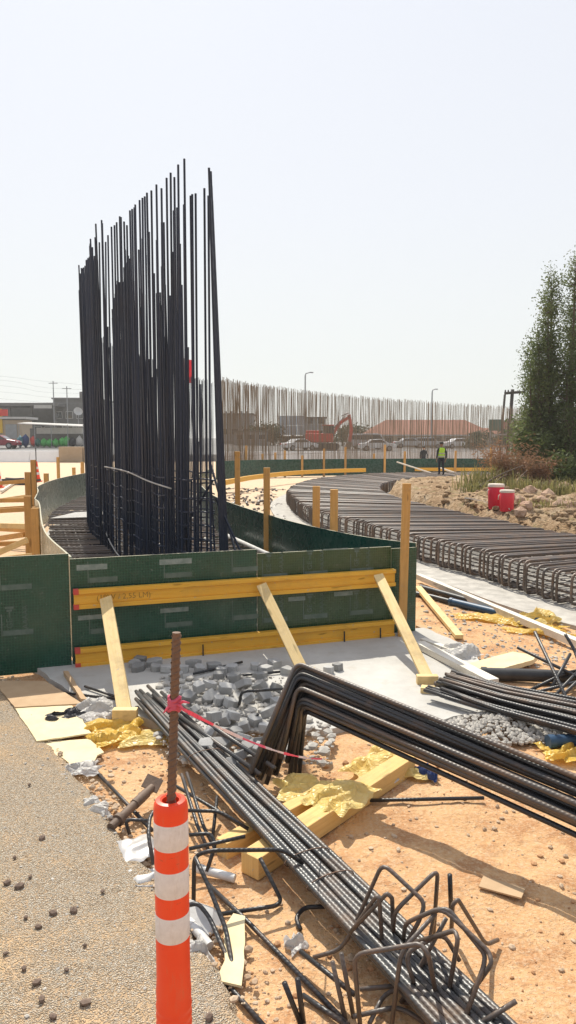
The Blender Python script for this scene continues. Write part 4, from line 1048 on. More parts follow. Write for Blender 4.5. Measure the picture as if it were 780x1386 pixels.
# stones on the road
stones = [(57, 1134, .055), (10, 1194, .05), (26, 1199, .065), (72, 1235, .05), (100, 1232, .055), (41, 1186, .03), (50, 1329, .05), (116, 1357, .055), (90, 1312, .03), (56, 1352, .04), (40, 1062, .03), (115, 1279, .025), (52, 1254, .04), (35, 1241, .03), (139, 1206, .03), (20, 1160, .03), (8, 1290, .03), (72, 1376, .04), (33, 1310, .035), (283, 1376, .05)]
sl = ['pale grey stone alone on the upper road', 'dark stone at the left frame edge', 'flat brown stone near the left frame edge', 'left stone of a side by side pair', 'right stone of a side by side pair']
st_o = []
for k, (u, v, s) in enumerate(stones):
    p = at(u, v, 0.085); o = MB().rock(p, (s * .5, s * .38, s * .3), k * 3.3 + 1, 1).build('stone', M['stone']); st_o.append(o)
    tag(o, sl[k] if k < 5 else 'small brown stone lying on the road surface', 'stone', None if k < 5 else 'small stones on the road')
label_rows(st_o[5:], 'small brown stone', 'on the road', 4)

# ------------------------------------------------------------ timbers, sheets and scrap
tag(MB().beam(at(338, 1172, .07), at(552, 1032, .07), 0.135, 0.13).build('timber_beam', M['fresh_timber'], bevel=0.006), 'long square timber propping the bundles, its cut end toward the post', 'timber beam')
tag(MB().beam(at(300, 1150, .06), at(452, 1068, .06), 0.10, 0.11).build('timber_beam', M['fresh_timber'], bevel=0.006), 'shorter timber lying behind the long one under the bent bars', 'timber beam')
def lay(lb, cat, name, m, u, v, z, size, rz, amp, seed, n=16, freq=5, rag=.2, tilt=0.0):
    p = at(u, v, z); return tag(crumple(name, p, size, rz, amp, M[m], None, seed, n, freq, rag, tilt), lb, cat)
lay('yellow plastic wrapped over the long timber under the bent bars', 'plastic sheet', 'plastic_wrap', 'pale_yellow', 462, 1080, .12, (.46, .36), .9, .09, 1.3, 22, 4, .3)
lay('fold of yellow plastic behind the timber under the bent bars', 'plastic sheet', 'plastic_wrap', 'pale_yellow', 505, 1036, .05, (.5, .28), .9, .11, 2.7, 20, 4, .3)
lay('yellow plastic bunched at the feet of the bent bars', 'plastic sheet', 'plastic_wrap', 'pale_yellow', 408, 1068, .08, (.36, .3), .5, .09, 4.1, 20, 5, .3)
lay('bright yellow plastic sheet crumpled at the foot of the left brace', 'plastic sheet', 'plastic_sheet', 'yellow_sheet', 155, 995, .03, (.42, .45), .3, .15, 5.2, 22, 4.5, .35)
lay('pale yellow plastic trailing from the left brace to the grey bundle', 'plastic sheet', 'plastic_sheet', 'pale_yellow', 205, 1002, .02, (.55, .28), .15, .08, 6.6, 22, 4.5, .35)
lay('dusty white sack beside the left brace', 'sack', 'sack', 'white_sheet', 132, 966, .03, (.42, .5), .7, .16, 7.4, 20, 4, .35)
lay('crumpled black cloth on the plywood sheet', 'cloth', 'cloth', 'black_cloth', 92, 972, .06, (.34, .16), .3, .10, 8.8, 16, 9, .4)
lay('long yellow plastic sheet under the blue pipe', 'plastic sheet', 'plastic_sheet', 'yellow_sheet', 690, 843, .02, (1.35, .34), -.62, .10, 9.7, 24, 4, .4)
lay('yellow plastic at the right frame edge below the ring mat', 'plastic sheet', 'plastic_sheet', 'yellow_sheet', 752, 862, .02, (1.2, .2), -.55, .10, 10.4, 24, 4, .4)
lay('pale yellow bag tied where the blue pipe ends', 'bag', 'bag', 'pale_yellow', 728, 843, .03, (.5, .4), .2, .22, 11.3, 20, 4, .4)
lay('yellow plastic scrap between the bundles at the right frame edge', 'plastic sheet', 'plastic_sheet', 'yellow_sheet', 768, 1020, .02, (.4, .3), .2, .12, 12.3, 18, 6, .4)
lay('white plastic bag lying under the bent bundle', 'bag', 'bag', 'white_sheet', 528, 1058, .02, (.14, .12), .6, .08, 13.1, 12, 9, .3)
lay('long pale wrap on the sand behind the bent bundle', 'plastic sheet', 'plastic_sheet', 'pale_yellow', 560, 1050, .02, (.34, .12), -.1, .06, 14.0, 14, 7, .3)
lay('small white sack at the end of the white boards', 'sack', 'sack', 'white_sheet', 622, 890, .03, (.45, .35), .4, .2, 15.2, 16, 5, .3)
lay('crumpled white cup on the sand by the long bar', 'cup', 'crushed_cup', 'white_sheet', 398, 1284, .01, (.09, .11), .5, .09, 16.4, 14, 12, .3)
lay('silver sheet of foil board left of the post', 'sheet metal', 'metal_sheet', 'silver', 187, 1150, .06, (.22, .26), .5, .05, 17.5, 12, 5, .15)
lay('grey plastic scrap below the silver sheet', 'plastic scrap', 'plastic_scrap', 'grey_plastic', 196, 1196, .03, (.16, .22), .4, .08, 18.3, 14, 8, .35)
lay('dusty plastic film snagged on the road edge', 'plastic scrap', 'plastic_film', 'white_sheet', 132, 1098, .05, (.10, .34), .62, .09, 19.1, 16, 8, .4)
lay('white paper scraps below the plywood sheets', 'paper', 'paper', 'white_sheet', 108, 1046, .03, (.3, .22), .3, .08, 20.6, 16, 8, .4)
lay('white plastic cone-shaped scrap below the pipes', 'plastic scrap', 'plastic_scrap', 'white_sheet', 270, 1294, .03, (.10, .2), .5, .09, 21.4, 14, 8, .3)
lay('blue cloth scrap under the bent bundle', 'cloth', 'cloth', 'blue_cloth', 578, 1052, .02, (.1, .12), .2, .12, 22.4, 12, 12, .3)
def board(lb, cat, name, m, px, z, th, dz=None):
    P = []
    for i, (u, v) in enumerate(px):
        q = at(u, v, z); P.append(q)
    out = []
    for i in range(len(P)):
        a, b = P[i], P[(i + 1) % len(P)]; n = max(1, int((b - a).length / .06))
        for k in range(n):
            q = a.lerp(b, k / n); w = .010 if n > 2 else 0; out.append((q.x + w * noise.noise(q * 14), q.y + w * noise.noise(q * 14 + Vector((4, 4, 0)))))
    o = MB().prism(out, z - th, z, None if dz is None else [z + dz * noise.noise(Vector((a * 2.5, b * 2.5, 1))) for a, b in out]).build(name, M[m], bevel=0)
    return tag(o, lb, cat)
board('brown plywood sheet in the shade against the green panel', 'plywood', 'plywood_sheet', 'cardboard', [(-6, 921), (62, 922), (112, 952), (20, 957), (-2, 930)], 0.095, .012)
board('upper pale plywood sheet with black cloth on it', 'plywood', 'plywood_sheet', 'ply_board', [(18, 955), (98, 955), (124, 992), (50, 1003)], 0.085, .012)
board('lower pale plywood sheet with a jagged broken corner', 'plywood', 'plywood_sheet', 'ply_board', [(52, 1004), (122, 1000), (141, 1018), (132, 1022), (128, 1030), (98, 1036), (84, 1025), (70, 1029)], 0.06, .012)
board('thin brown board on edge of the slab left of the brace', 'board', 'board', 'cardboard', [(86, 908), (92, 908), (118, 946), (110, 946)], 0.12, .05)
board('pale plywood offcut leaning under the looped tie', 'plywood', 'plywood_offcut', 'ply_board', [(316, 1236), (332, 1240), (331, 1300), (327, 1334), (300, 1328), (296, 1318), (304, 1300), (303, 1256)], 0.055, .012)
board('flat brown cardboard piece in the shadow of the bent bundle', 'cardboard', 'cardboard', 'cardboard', [(654, 1186), (712, 1201), (706, 1216), (648, 1200)], 0.03, .008, .012)
board('pale board with a pointed end lying on the sand beyond the right bundle', 'board', 'board', 'ply_board', [(630, 899), (694, 882), (728, 887), (722, 893), (665, 909)], 0.09, .05)
tag(MB().beam(at(566, 795, .09), at(622, 862, .05), 0.10, 0.05).build('plank', M['pale_timber'], bevel=0.004), 'pale plank lying on the sand right of the green corner', 'plank')
tag(MB().beam(at(568, 872, .12), at(668, 924, .11), 0.13, 0.07).build('board', M['white_timber'], bevel=0.004), 'wide bleached board along the right edge of the slab', 'board')
tag(MB().beam(at(572, 869, .10), at(628, 890, .08), 0.08, 0.10).build('board', M['white_timber'], bevel=0.004), 'narrow bleached board behind the wide one', 'board')
tag(MB().beam(at(566, 780, .1), at(790, 874, .1), 0.10, 0.09).build('edge_board', M['white_timber'], bevel=0.004), 'long bleached edge board along the gravel strip of the ring mat', 'board')
tag(MB().beam(at(566, 848, .05), at(596, 862, .03), 0.07, 0.04).build('plank', M['cardboard']), 'short brown plank at the foot of the green corner', 'plank')
def pipe(lb, m, pts, r, name='pipe'):
    t = thing(name, pts[0], lb, 'pipe'); d = (pts[-1] - pts[0]).normalized()
    MB().tube(pts, r, 14).build('tube', M[m], t, smooth='auto'); 
    MB().tube([pts[0] - d * .002, pts[0] + d * 0.05], r * 1.12, 14).build('end_ring', M[m], t, smooth='auto')
    return t
pipe('dark blue pipe lying on the sand beside the ring mat', 'blue_pipe', [at(610, 814, .06), at(672, 829, .06), at(732, 842, .06)], .055)
pipe('thin black pipe leading from the green corner to the blue pipe', 'black_pipe', [at(560, 803, .05), at(585, 808, .05), at(608, 814, .05)], .04)
pipe('short black pipe behind the blue pipe', 'black_pipe', [at(570, 795, .06), at(650, 817, .06)], .045)
pipe('thick black pipe lying level behind the right bundle', 'black_pipe', [at(652, 912, .07), at(720, 914, .07), at(790, 917, .07)], .065)
pipe('short blue pipe end between the two right bundles', 'blue_pipe', [at(742, 1004, .09), at(800, 1000, .09)], .05)
pipe('upper pale tube lying right of the post', 'grey_plastic', [at(264, 1174, .05), at(318, 1189, .03)], .024)
pipe('lower pale tube with its open end toward the offcut', 'grey_plastic', [at(255, 1246, .05), at(284, 1281, .03)], .024)
# folded white sheet-metal piece
mb = MB(); P = [at(u, v, z) for u, v, z in ((254, 1215, .12), (290, 1228, .10), (306, 1246, .03), (284, 1266, .03), (254, 1250, .06))]
mb.prism([(p.x, p.y) for p in P], 0.02, .1, [p.z for p in P]); tag(mb.build('polystyrene_block', M['grey_plastic'], bevel=.006), 'angular white polystyrene piece right of the post', 'polystyrene')
# rusty adjustable prop
pr = thing('steel_prop', at(175, 1095, .08), 'rusty steel prop with a square end plate left of the post', 'steel prop')
a = at(150, 1120, .08); b = at(206, 1066, .12); d = (b - a).normalized()
MB().tube([a, b], .028, 12).build('tube', M['rust_steel'], pr, smooth='auto')
MB().tube([a.lerp(b, .15), a.lerp(b, .22)], .042, 10).build('collar', M['rust_steel'], pr, smooth='auto')
MB().tube([a.lerp(b, .18) + Vector((-.05, -.03, .02)), a.lerp(b, .2) + Vector((.06, .03, -.02))], .010, 8).build('handle', M['rust_steel'], pr)
mb = MB(); c = b + Vector((.0, .02, .01)); mb.beam(c + Vector((-.055, 0.0, .035)), c + Vector((.055, -.02, -.005)), .010, .10, up=(.1, .75, .6)); mb.build('end_plate', M['rust_steel'], pr, bevel=.002)
MB().tube([a.lerp(b, .55), a.lerp(b, .85) + Vector((0, 0, .0))], .034, 10).build('sleeve', M['rust_steel'], pr, smooth='auto')

# ------------------------------------------------------------ traffic post with the rebar rod and the tape
PX = atY(231, 1081, 2.2); px, py, ptop = PX.x, PX.y, PX.z - .075
post = thing('traffic_post', (px, py, 0.075), 'orange delineator post with three white reflective bands on the road edge', 'traffic post')
r0 = 0.0535; prof = [(r0 * 1.28, 0), (r0 * 1.28, .03)]
z = .05
rib0 = atY(231, 1350, 2.2).z - .075
while z < rib0: prof += [(r0 * 1.03, z), (r0 * 1.07, z + .006), (r0 * 1.07, z + .016), (r0 * 1.03, z + .022)]; z += .031
prof += [(r0 * 1.05, rib0 + .03), (r0, rib0 + .075), (r0, ptop - .03), (r0 * .96, ptop - .012), (r0 * .86, ptop - .002), (r0 * .62, ptop), (r0 * .50, ptop - .004), (r0 * .44, ptop - .02), (r0 * .42, ptop - .12), (0.0, ptop - .12)]
prof = [(r, zz) for r, zz in prof]
MB().lathe(prof, (px, py, 0.075), 40).build('body', M['orange'], post, smooth='auto')
# lathe z is relative to the road; bands measured down from the top
for (va, vb) in ((1120, 1155), (1184, 1219), (1246, 1280)):
    za = atY(231, va, 2.2 - r0).z; zb = atY(231, vb, 2.2 - r0).z
    MB().lathe([(r0 * 1.005, zb), (r0 * 1.012, zb + .001), (r0 * 1.012, za - .001), (r0 * 1.005, za)], (px, py, 0), 40).build('reflective_band', M['band'], post, smooth='auto')
rod = thing('rebar_rod', (px, py, ptop - .1), 'rusty ribbed rebar rod standing in the top of the orange post', 'rebar rod')
rt = atY(239, 856, 2.22); rb_ = Vector((px + .001, py, ptop + .05))
MB().tube([rb_, rt], 0.0132, 12).build('bar', M['rebar_rust'], rod, smooth='auto')
dr = (rt - rb_); Lr = dr.length; dr.normalize(); mb = MB(); u_ = dr.orthogonal().normalized(); w_ = dr.cross(u_)
for k in range(int(Lr / .021)):            # raised ribs, slanting round the bar
    c = rb_ + dr * (k * .021 + .008); 
    for half in (0, 1):
        pts = []
        for q in range(6):
            an = half * math.pi + math.pi * (.06 + .88 * q / 5); pts.append(c + (u_ * math.cos(an) + w_ * math.sin(an)) * .0135 + dr * (.016 * (q / 5 - .5)))
        mb.tube(pts, .0030, 4, False)
tag(mb.build('ribs', M['rebar_rust'], rod, smooth=True), kind='stuff')
tape = thing('barrier_tape', atY(236, 950, 2.2), 'pink and white barrier tape tied to the rusty rod and stretched to the right', 'barrier tape')
kn = rb_.lerp(rt, .59); mb = MB()
for k in range(5):
    ring_ = [kn + (u_ * math.cos(a_ * .52) + w_ * math.sin(a_ * .52)) * (.017 + .006 * noise.noise(Vector((k, a_, 1)))) + dr * (-.014 + .008 * k + .006 * math.sin(a_ + k)) for a_ in range(13)]
    mb.tube(ring_, .006, 5, False)
mb.build('knot', M['tape'], tape, smooth=True)
mb = MB(); 
for k, (q, l_) in enumerate((((.05, -.02, .012), 0), ((-.03, -.02, -.02), 1), ((.035, -.03, -.005), 2))):
    mb.tube([kn, kn + Vector(q) * .6 + Vector((0, 0, .006)), kn + Vector(q)], .007, 5, True, .002)
mb.build('loose_end', M['tape'], tape, smooth=True)
far_e = Vector((0.27, 5.05, 0.45)); far_e = atY(440, 1027, 4.85); segs = 22
for k in range(segs):                       # alternating pink and white lengths
    a = kn.lerp(far_e, k / segs); b = kn.lerp(far_e, (k + 1) / segs); sg = lambda t: Vector((0, 0, -.05 * 4 * t * (1 - t)))
    tw = .35 * math.sin(k * .6); mb = MB(); h_ = .010
    mb.beam(a + sg(k / segs), b + sg((k + 1) / segs), .0016, h_ * (1 + .3 * math.sin(k * 1.7)), up=(math.sin(tw), 0, math.cos(tw)))
    mb.build('tape_length', M['tape' if (k // 3) % 2 == 0 else 'tape_white'], tape)

# ------------------------------------------------------------ dirt mound inside the ring
from mathutils import kdtree
inner = resample(RI, 160); kd = kdtree.KDTree(len(inner))
for i, p in enumerate(inner): kd.insert(Vector((p.x, p.y, 0)), i)
kd.balance()
def mound_z(x, y):
    co, i, d = kd.find(Vector((x, y, 0)))
    p = Vector((x, y, 0)); a = inner[max(0, i - 1)]; b = inner[min(159, i + 1)]; t = (b - a); side = t.x * (y - co.y) - t.y * (x - co.x)
    if side > 0: d = -d
    j = d + .28 * noise.noise(p * 1.1) + .12 * noise.noise(p * 3.5)
    s = max(0, min(1, (j - 0.15) / .55)); s = s * s * (3 - 2 * s)
    far_drop = 1.0
    return 0.03 + (0.60 + .10 * noise.noise(p * .35) + .20 * noise.noise(p * 1.3) * min(1, max(0, d)) + .10 * noise.noise(p * 3.6)) * s, d
mxs = [3.2 + .16 * i for i in range(70)] + [14.6 + .5 * i for i in range(60)] + [46, 50, 60]
mys = [8.6 + .16 * i for i in range(180)]
mb = MB(); idx = {}
for j, y in enumerate(mys):
    for i, x in enumerate(mxs):
        z, d = mound_z(x, y)
        if y > 36.5 or x > 13: z *= 1
        idx[(i, j)] = (len(mb.v), d); mb.v.append(Vector((x, y, z)))
for j in range(len(mys) - 1):
    for i in range(len(mxs) - 1):
        c = [idx[(i, j)], idx[(i + 1, j)], idx[(i + 1, j + 1)], idx[(i, j + 1)]]
        if max(q[1] for q in c) > -0.05: mb.face([q[0] for q in c], [(0, 0)] * 4)
tag(mb.build('dirt_mound', M['mound'], smooth=True, origin=(8, 25, 0)), 'loose excavated soil inside the ring mat', kind='structure')
def onm(u, v, z0=0.7):
    p = at(u, v, z0)
    for _ in range(6): p = at(u, v, mound_z(p.x, p.y)[0])
    return p
def f_m(r):
    p = at(r.uniform(560, 790), r.uniform(648, 722), .7); z, d = mound_z(p.x, p.y)
    return None if d < .35 else (p.x, p.y, z)
scatter('soil_clods', 1300, f_m, .03, .16, 'mound', 'clods and small stones on the dirt mound', 31)
rk = [(718, 672, 0.43, 'pink boulder at the left of the boulder group'), (726, 668, 0.47, 'tallest centre boulder of the group under the tree'), (741, 660, 0.39, 'pointed boulder on top of the group'), (742, 676, 0.39, 'low boulder at the front right of the group'), (733, 684, 0.33, 'flat boulder in front of the group'), (757, 690, 0.34, 'boulder lying right of the group near the frame edge'), (772, 694, 0.39, 'brown boulder at the right frame edge'),
      (702, 682, 0.33, 'small boulder just right of the red coolers'), (712, 690, 0.30, 'second small boulder right of the red coolers'), (705, 698, 0.27, 'third small boulder low on the bank right of the coolers'), (690, 650, 0.43, 'brown boulder behind the coolers'), (706, 646, 0.38, 'boulder at the foot of the shrub'), (765, 668, 0.49, 'dark boulder beside the trunk')]
for k, (u, v, s, lb) in enumerate(rk):
    p = onm(u, v); o = MB().rock(p + Vector((0, 0, s * .25)), (s * .75, s * .6, s * .6), k * 2.1 + .5, 1 if k % 2 else 2).build('boulder', M['rock']); tag(o, lb, 'boulder')
def cooler(p, r, h, m, lb, rot):
    t = thing('drink_cooler', p, lb, 'cooler')
    MB().lathe([(r * .9, 0), (r * .95, .015), (r, h * .5), (r * 1.02, h * .88), (r * .97, h * .90)], p, 24).build('body', M[m], t, smooth='auto')
    MB().lathe([(r * 1.03, h * .88), (r * 1.06, h * .89), (r * 1.06, h * .97), (r * 1.0, h), (0, h + .004)], p, 24).build('lid', M['cooler_lid'], t, smooth='auto')
    c, s = math.cos(rot), math.sin(rot)
    hp = [p + Vector((c * x, s * x, z)) for x, z in ((-r * 1.08, h * .78), (-r * 1.25, h * .74), (-r * 1.3, h * .55))]
    MB().tube(hp, .014, 6).build('handle', M['cooler_lid'], t, smooth=True)
    hp = [p + Vector((c * x, s * x, z)) for x, z in ((r * 1.0, h * .78), (r * 1.2, h * .70), (r * 1.12, h * .5))]
    MB().tube(hp, .014, 6).build('handle', M['cooler_lid'], t, smooth=True)
    f = p + Vector((0, -r - .015, .09)); MB().tube([f + Vector((0, .03, 0)), f + Vector((0, -.02, 0)), f + Vector((0, -.02, -.03))], .012, 6).build('tap', M['cooler_lid'], t)
p = onm(671, 688); cooler(p - Vector((0, 0, .02)), .20, .66, 'cooler_red', 'taller dark red drink cooler on the dirt bank', .3)
p = onm(686, 691); cooler(p - Vector((0, 0, .02)), .175, .54, 'cooler_bright', 'shorter bright red drink cooler in front of the taller one', .1)
p = onm(632, 680); q = onm(668, 686); tag(MB().beam(p + Vector((0, 0, .12)), q + Vector((0, 0, .08)), .14, .04).build('plank', M['white_timber']), 'grey plank lying on the bank left of the coolers', 'plank')

# ------------------------------------------------------------ tree, shrubs, reeds
def leaf_mesh(mb, centres, size, r, long=2.2, droop=0.0):
    for c in centres:
        d = Vector((r.gauss(0, 1), r.gauss(0, 1), r.gauss(.25 - droop, .8))).normalized(); s = size * r.uniform(.6, 1.3)
        b = d.orthogonal().normalized(); b = (Quaternion(d, r.uniform(0, 6.28)) @ b) * s / long
        i = len(mb.v); mb.v += [c - d * s * .5, c + b * .5, c + d * s * .5, c - b * .5]
        mb.face((i, i + 1, i + 2, i + 3), [(0, 0)] * 4)
tr = random.Random(21)
tb = Vector((11.9, 31.0, 0.6))
tree = thing('tree', tb, 'tall feathery evergreen tree with dark dense foliage at the right frame edge', 'tree')
mb = MB(); tips = []
# several ascending leaders give the ragged spires
leaders = [(-1.05, 0.2, 8.0, 1.0), (-0.35, -.5, 8.3, 1.0), (.55, .1, 9.6, 1.1), (1.4, .4, 10.2, 1.2), (2.5, -.2, 9.6, 1.2), (-1.6, .6, 5.6, .85), (3.4, .5, 8.6, 1.2), (.1, .9, 7.0, 1.0), (-1.35, -.35, 6.9, .75), (1.9, -.6, 8.4, 1.1), (0.7, -0.6, 5.5, 1.1), (2.6, 0.2, 5.0, 1.2), (-.6, -.7, 4.4, 1.0), (1.5, -.8, 4.0, 1.2), (-1.5, -.2, 4.2, 1.1), (-2.0, -.3, 4.4, .7), (-1.7, -.4, 5.4, .6), (-.9, .5, 5.6, 1.0), (.3, -1.0, 3.2, 1.3), (2.4, -.9, 3.6, 1.3), (-1.9, .1, 2.6, 1.0), (-.5, -1.1, 2.4, 1.2), (1.0, .9, 8.6, 1.1), (.9, -.3, 7.2, 1.1)]
for (dx, dy, h, rad) in leaders:
    top = tb + Vector((dx, dy, h * 1.03)); base = tb + Vector((dx * .35, dy * .35, 0)); mid = tb + Vector((dx * .85, dy * .85, h * .4))
    path = spline([base, mid, top], .5); mb.tube(path, .13, 7, True, .02)
    for i, q in enumerate(path[1:]):
        t = (i + 1) / len(path)
        if i == len(path) - 2:                                   # bare ragged shoot at the tip
            for k in range(3): e = q + Vector((tr.gauss(0, .16), tr.gauss(0, .16), tr.uniform(.5, 1.0))); mb.tube([q, e], .016, 4, False, .004); tips.append((q, e, rad))
        for k in range(6):
            an = tr.uniform(0, 6.28); Lb = rad * (1.05 - t * .75) * tr.uniform(.3, 1.45) * (.55 if t < .12 else 1)
            e = q + Vector((math.cos(an) * Lb, math.sin(an) * Lb, Lb * tr.uniform(.3, 1.1))); mb.tube([q, q.lerp(e, .5) + Vector((0, 0, -.05)), e], .022, 4, False, .006)
            tips.append((q, e, rad))
mb.build('trunk', M['bark'], tree, smooth=True)
mb = MB()
for q, e, rad in tips:
    cs = []
    if tr.random() < .2: continue
    for k in range(tr.randint(40, 80)):
        t = tr.uniform(.15, 1.08); c = q.lerp(e, t); s = .20 * (1.15 - t * .4)
        cs.append(c + Vector((tr.gauss(0, s), tr.gauss(0, s), tr.gauss(0, s * 1.2))))
    leaf_mesh(mb, cs, .135, tr, 2.8)
mb.build('crown', M['leaf'], tree)
def shrub(name, p, size, n, leaf, mat, lb, seed, long=4, stems=9):
    r = random.Random(seed); t = thing(name, p, lb, 'shrub'); mb = MB(); st_ = MB()
    for k in range(stems):
        an = r.uniform(0, 6.28); d = r.random() ** .5
        e = p + Vector((math.cos(an) * size[0] * d, math.sin(an) * size[1] * d, size[2] * r.uniform(.5, 1.05))); m = p.lerp(e, .5) + Vector((0, 0, size[2] * .12))
        st_.tube(spline([p + Vector((r.gauss(0, .15), r.gauss(0, .15), 0)), m, e], .25), .018, 4, False, .005)
        cs = []
        for i in range(n // stems):
            tt = r.uniform(.25, 1.05); c = p.lerp(m, tt * 2) if tt < .5 else m.lerp(e, tt * 2 - 1)
            cs.append(c + Vector((r.gauss(0, size[0] * .16), r.gauss(0, size[1] * .16), r.gauss(0, size[2] * .1))))
        leaf_mesh(mb, cs, leaf, r, long)
    st_.build('stems', M['bark'], t); mb.build('foliage', M[mat], t); return t
shrub('dry_shrub', Vector((8.3, 28.2, .55)), (1.2, .7, 1.7), 2600, .20, 'dry', 'dry reddish brown bush left of the tall tree', 3, 6, 22)
shrub('dry_shrub', Vector((9.4, 27.6, .55)), (.9, .6, 1.2), 1300, .20, 'dry', 'smaller dry brown bush at the foot of the tree', 4, 6, 14)
shrub('green_shrub', Vector((9.6, 29.6, .55)), (.9, .6, 2.4), 2200, .18, 'leaf', 'green leafy bush joining the lower left side of the tree', 5, 3, 14)
shrub('green_shrub', Vector((10.6, 27.6, .55)), (1.0, .6, 1.3), 1800, .18, 'leaf', 'low dark green bush under the tree', 15, 3, 14)
def reeds(p, w, h, n, lb, seed):
    r = random.Random(seed); mb = MB()
    for k in range(n):
        b = p + Vector((r.gauss(0, w), r.gauss(0, w * .6), 0)); b.z = mound_z(b.x, b.y)[0] - .03
        an = r.uniform(0, 6.28); L = h * r.uniform(.5, 1.1); lean = r.uniform(.1, .8)
        d = Vector((math.cos(an), math.sin(an), 0)); pr_ = Vector((-d.y, d.x, 0)) * .016
        P = [b, b + d * L * .25 * lean + Vector((0, 0, L * .6)), b + d * L * .75 * lean + Vector((0, 0, L * (1 - .35 * lean)))]
        i = len(mb.v); mb.v += [P[0] - pr_, P[0] + pr_, P[1] + pr_ * .8, P[1] - pr_ * .8, P[2]]
        mb.face((i, i + 1, i + 2, i + 3), [(0, 0)] * 4); mb.face((i + 3, i + 2, i + 4), [(0, 0)] * 3)
    t = thing('reed_clump', p, lb, 'reeds'); tag(mb.build('blades', M['reed'], t), kind='stuff')
reeds(Vector((7.3, 27.3, .6)), .5, 1.0, 240, 'tall green reeds on the mound right of the worker', 1)
reeds(Vector((8.1, 25.0, .6)), .6, .6, 260, 'yellow green grass clump behind the red coolers', 2)
reeds(Vector((6.6, 25.4, .6)), .4, .5, 200, 'low grass tuft on the mound left of the coolers', 3)
reeds(Vector((7.2, 19.6, .6)), .5, .35, 160, 'thin grass growing among the boulders', 4)
reeds(Vector((9.2, 24.6, .6)), .5, .6, 260, 'grass clump under the tree beside the boulders', 5)
for (u0, v0, u1, v1, z0, z1, lb) in ((640, 664, 712, 628, .75, 1.6, 'dead grey branch slanting up from the reeds'), (660, 660, 690, 640, .75, 1.2, 'short dead branch in front of the dry bush'), (693, 668, 716, 634, .75, 1.7, 'dead stump leaning at the foot of the tree')):
    a = Vector((at(u0, v0, z0).x, 25.5, z0 - .1)); b = Vector(((u1 - 390) / 1000 * 26.5, 26.5, EYE - (v1 - 592) / 1000 * 26.5)); a.x = (u0 - 390) / 1000 * 25.5
    tag(MB().tube(spline([a, a.lerp(b, .5) + Vector((0, 0, .08)), b], .2), .05, 6, True, .02).build('dead_branch', M['bark'], smooth=True), lb, 'branch')

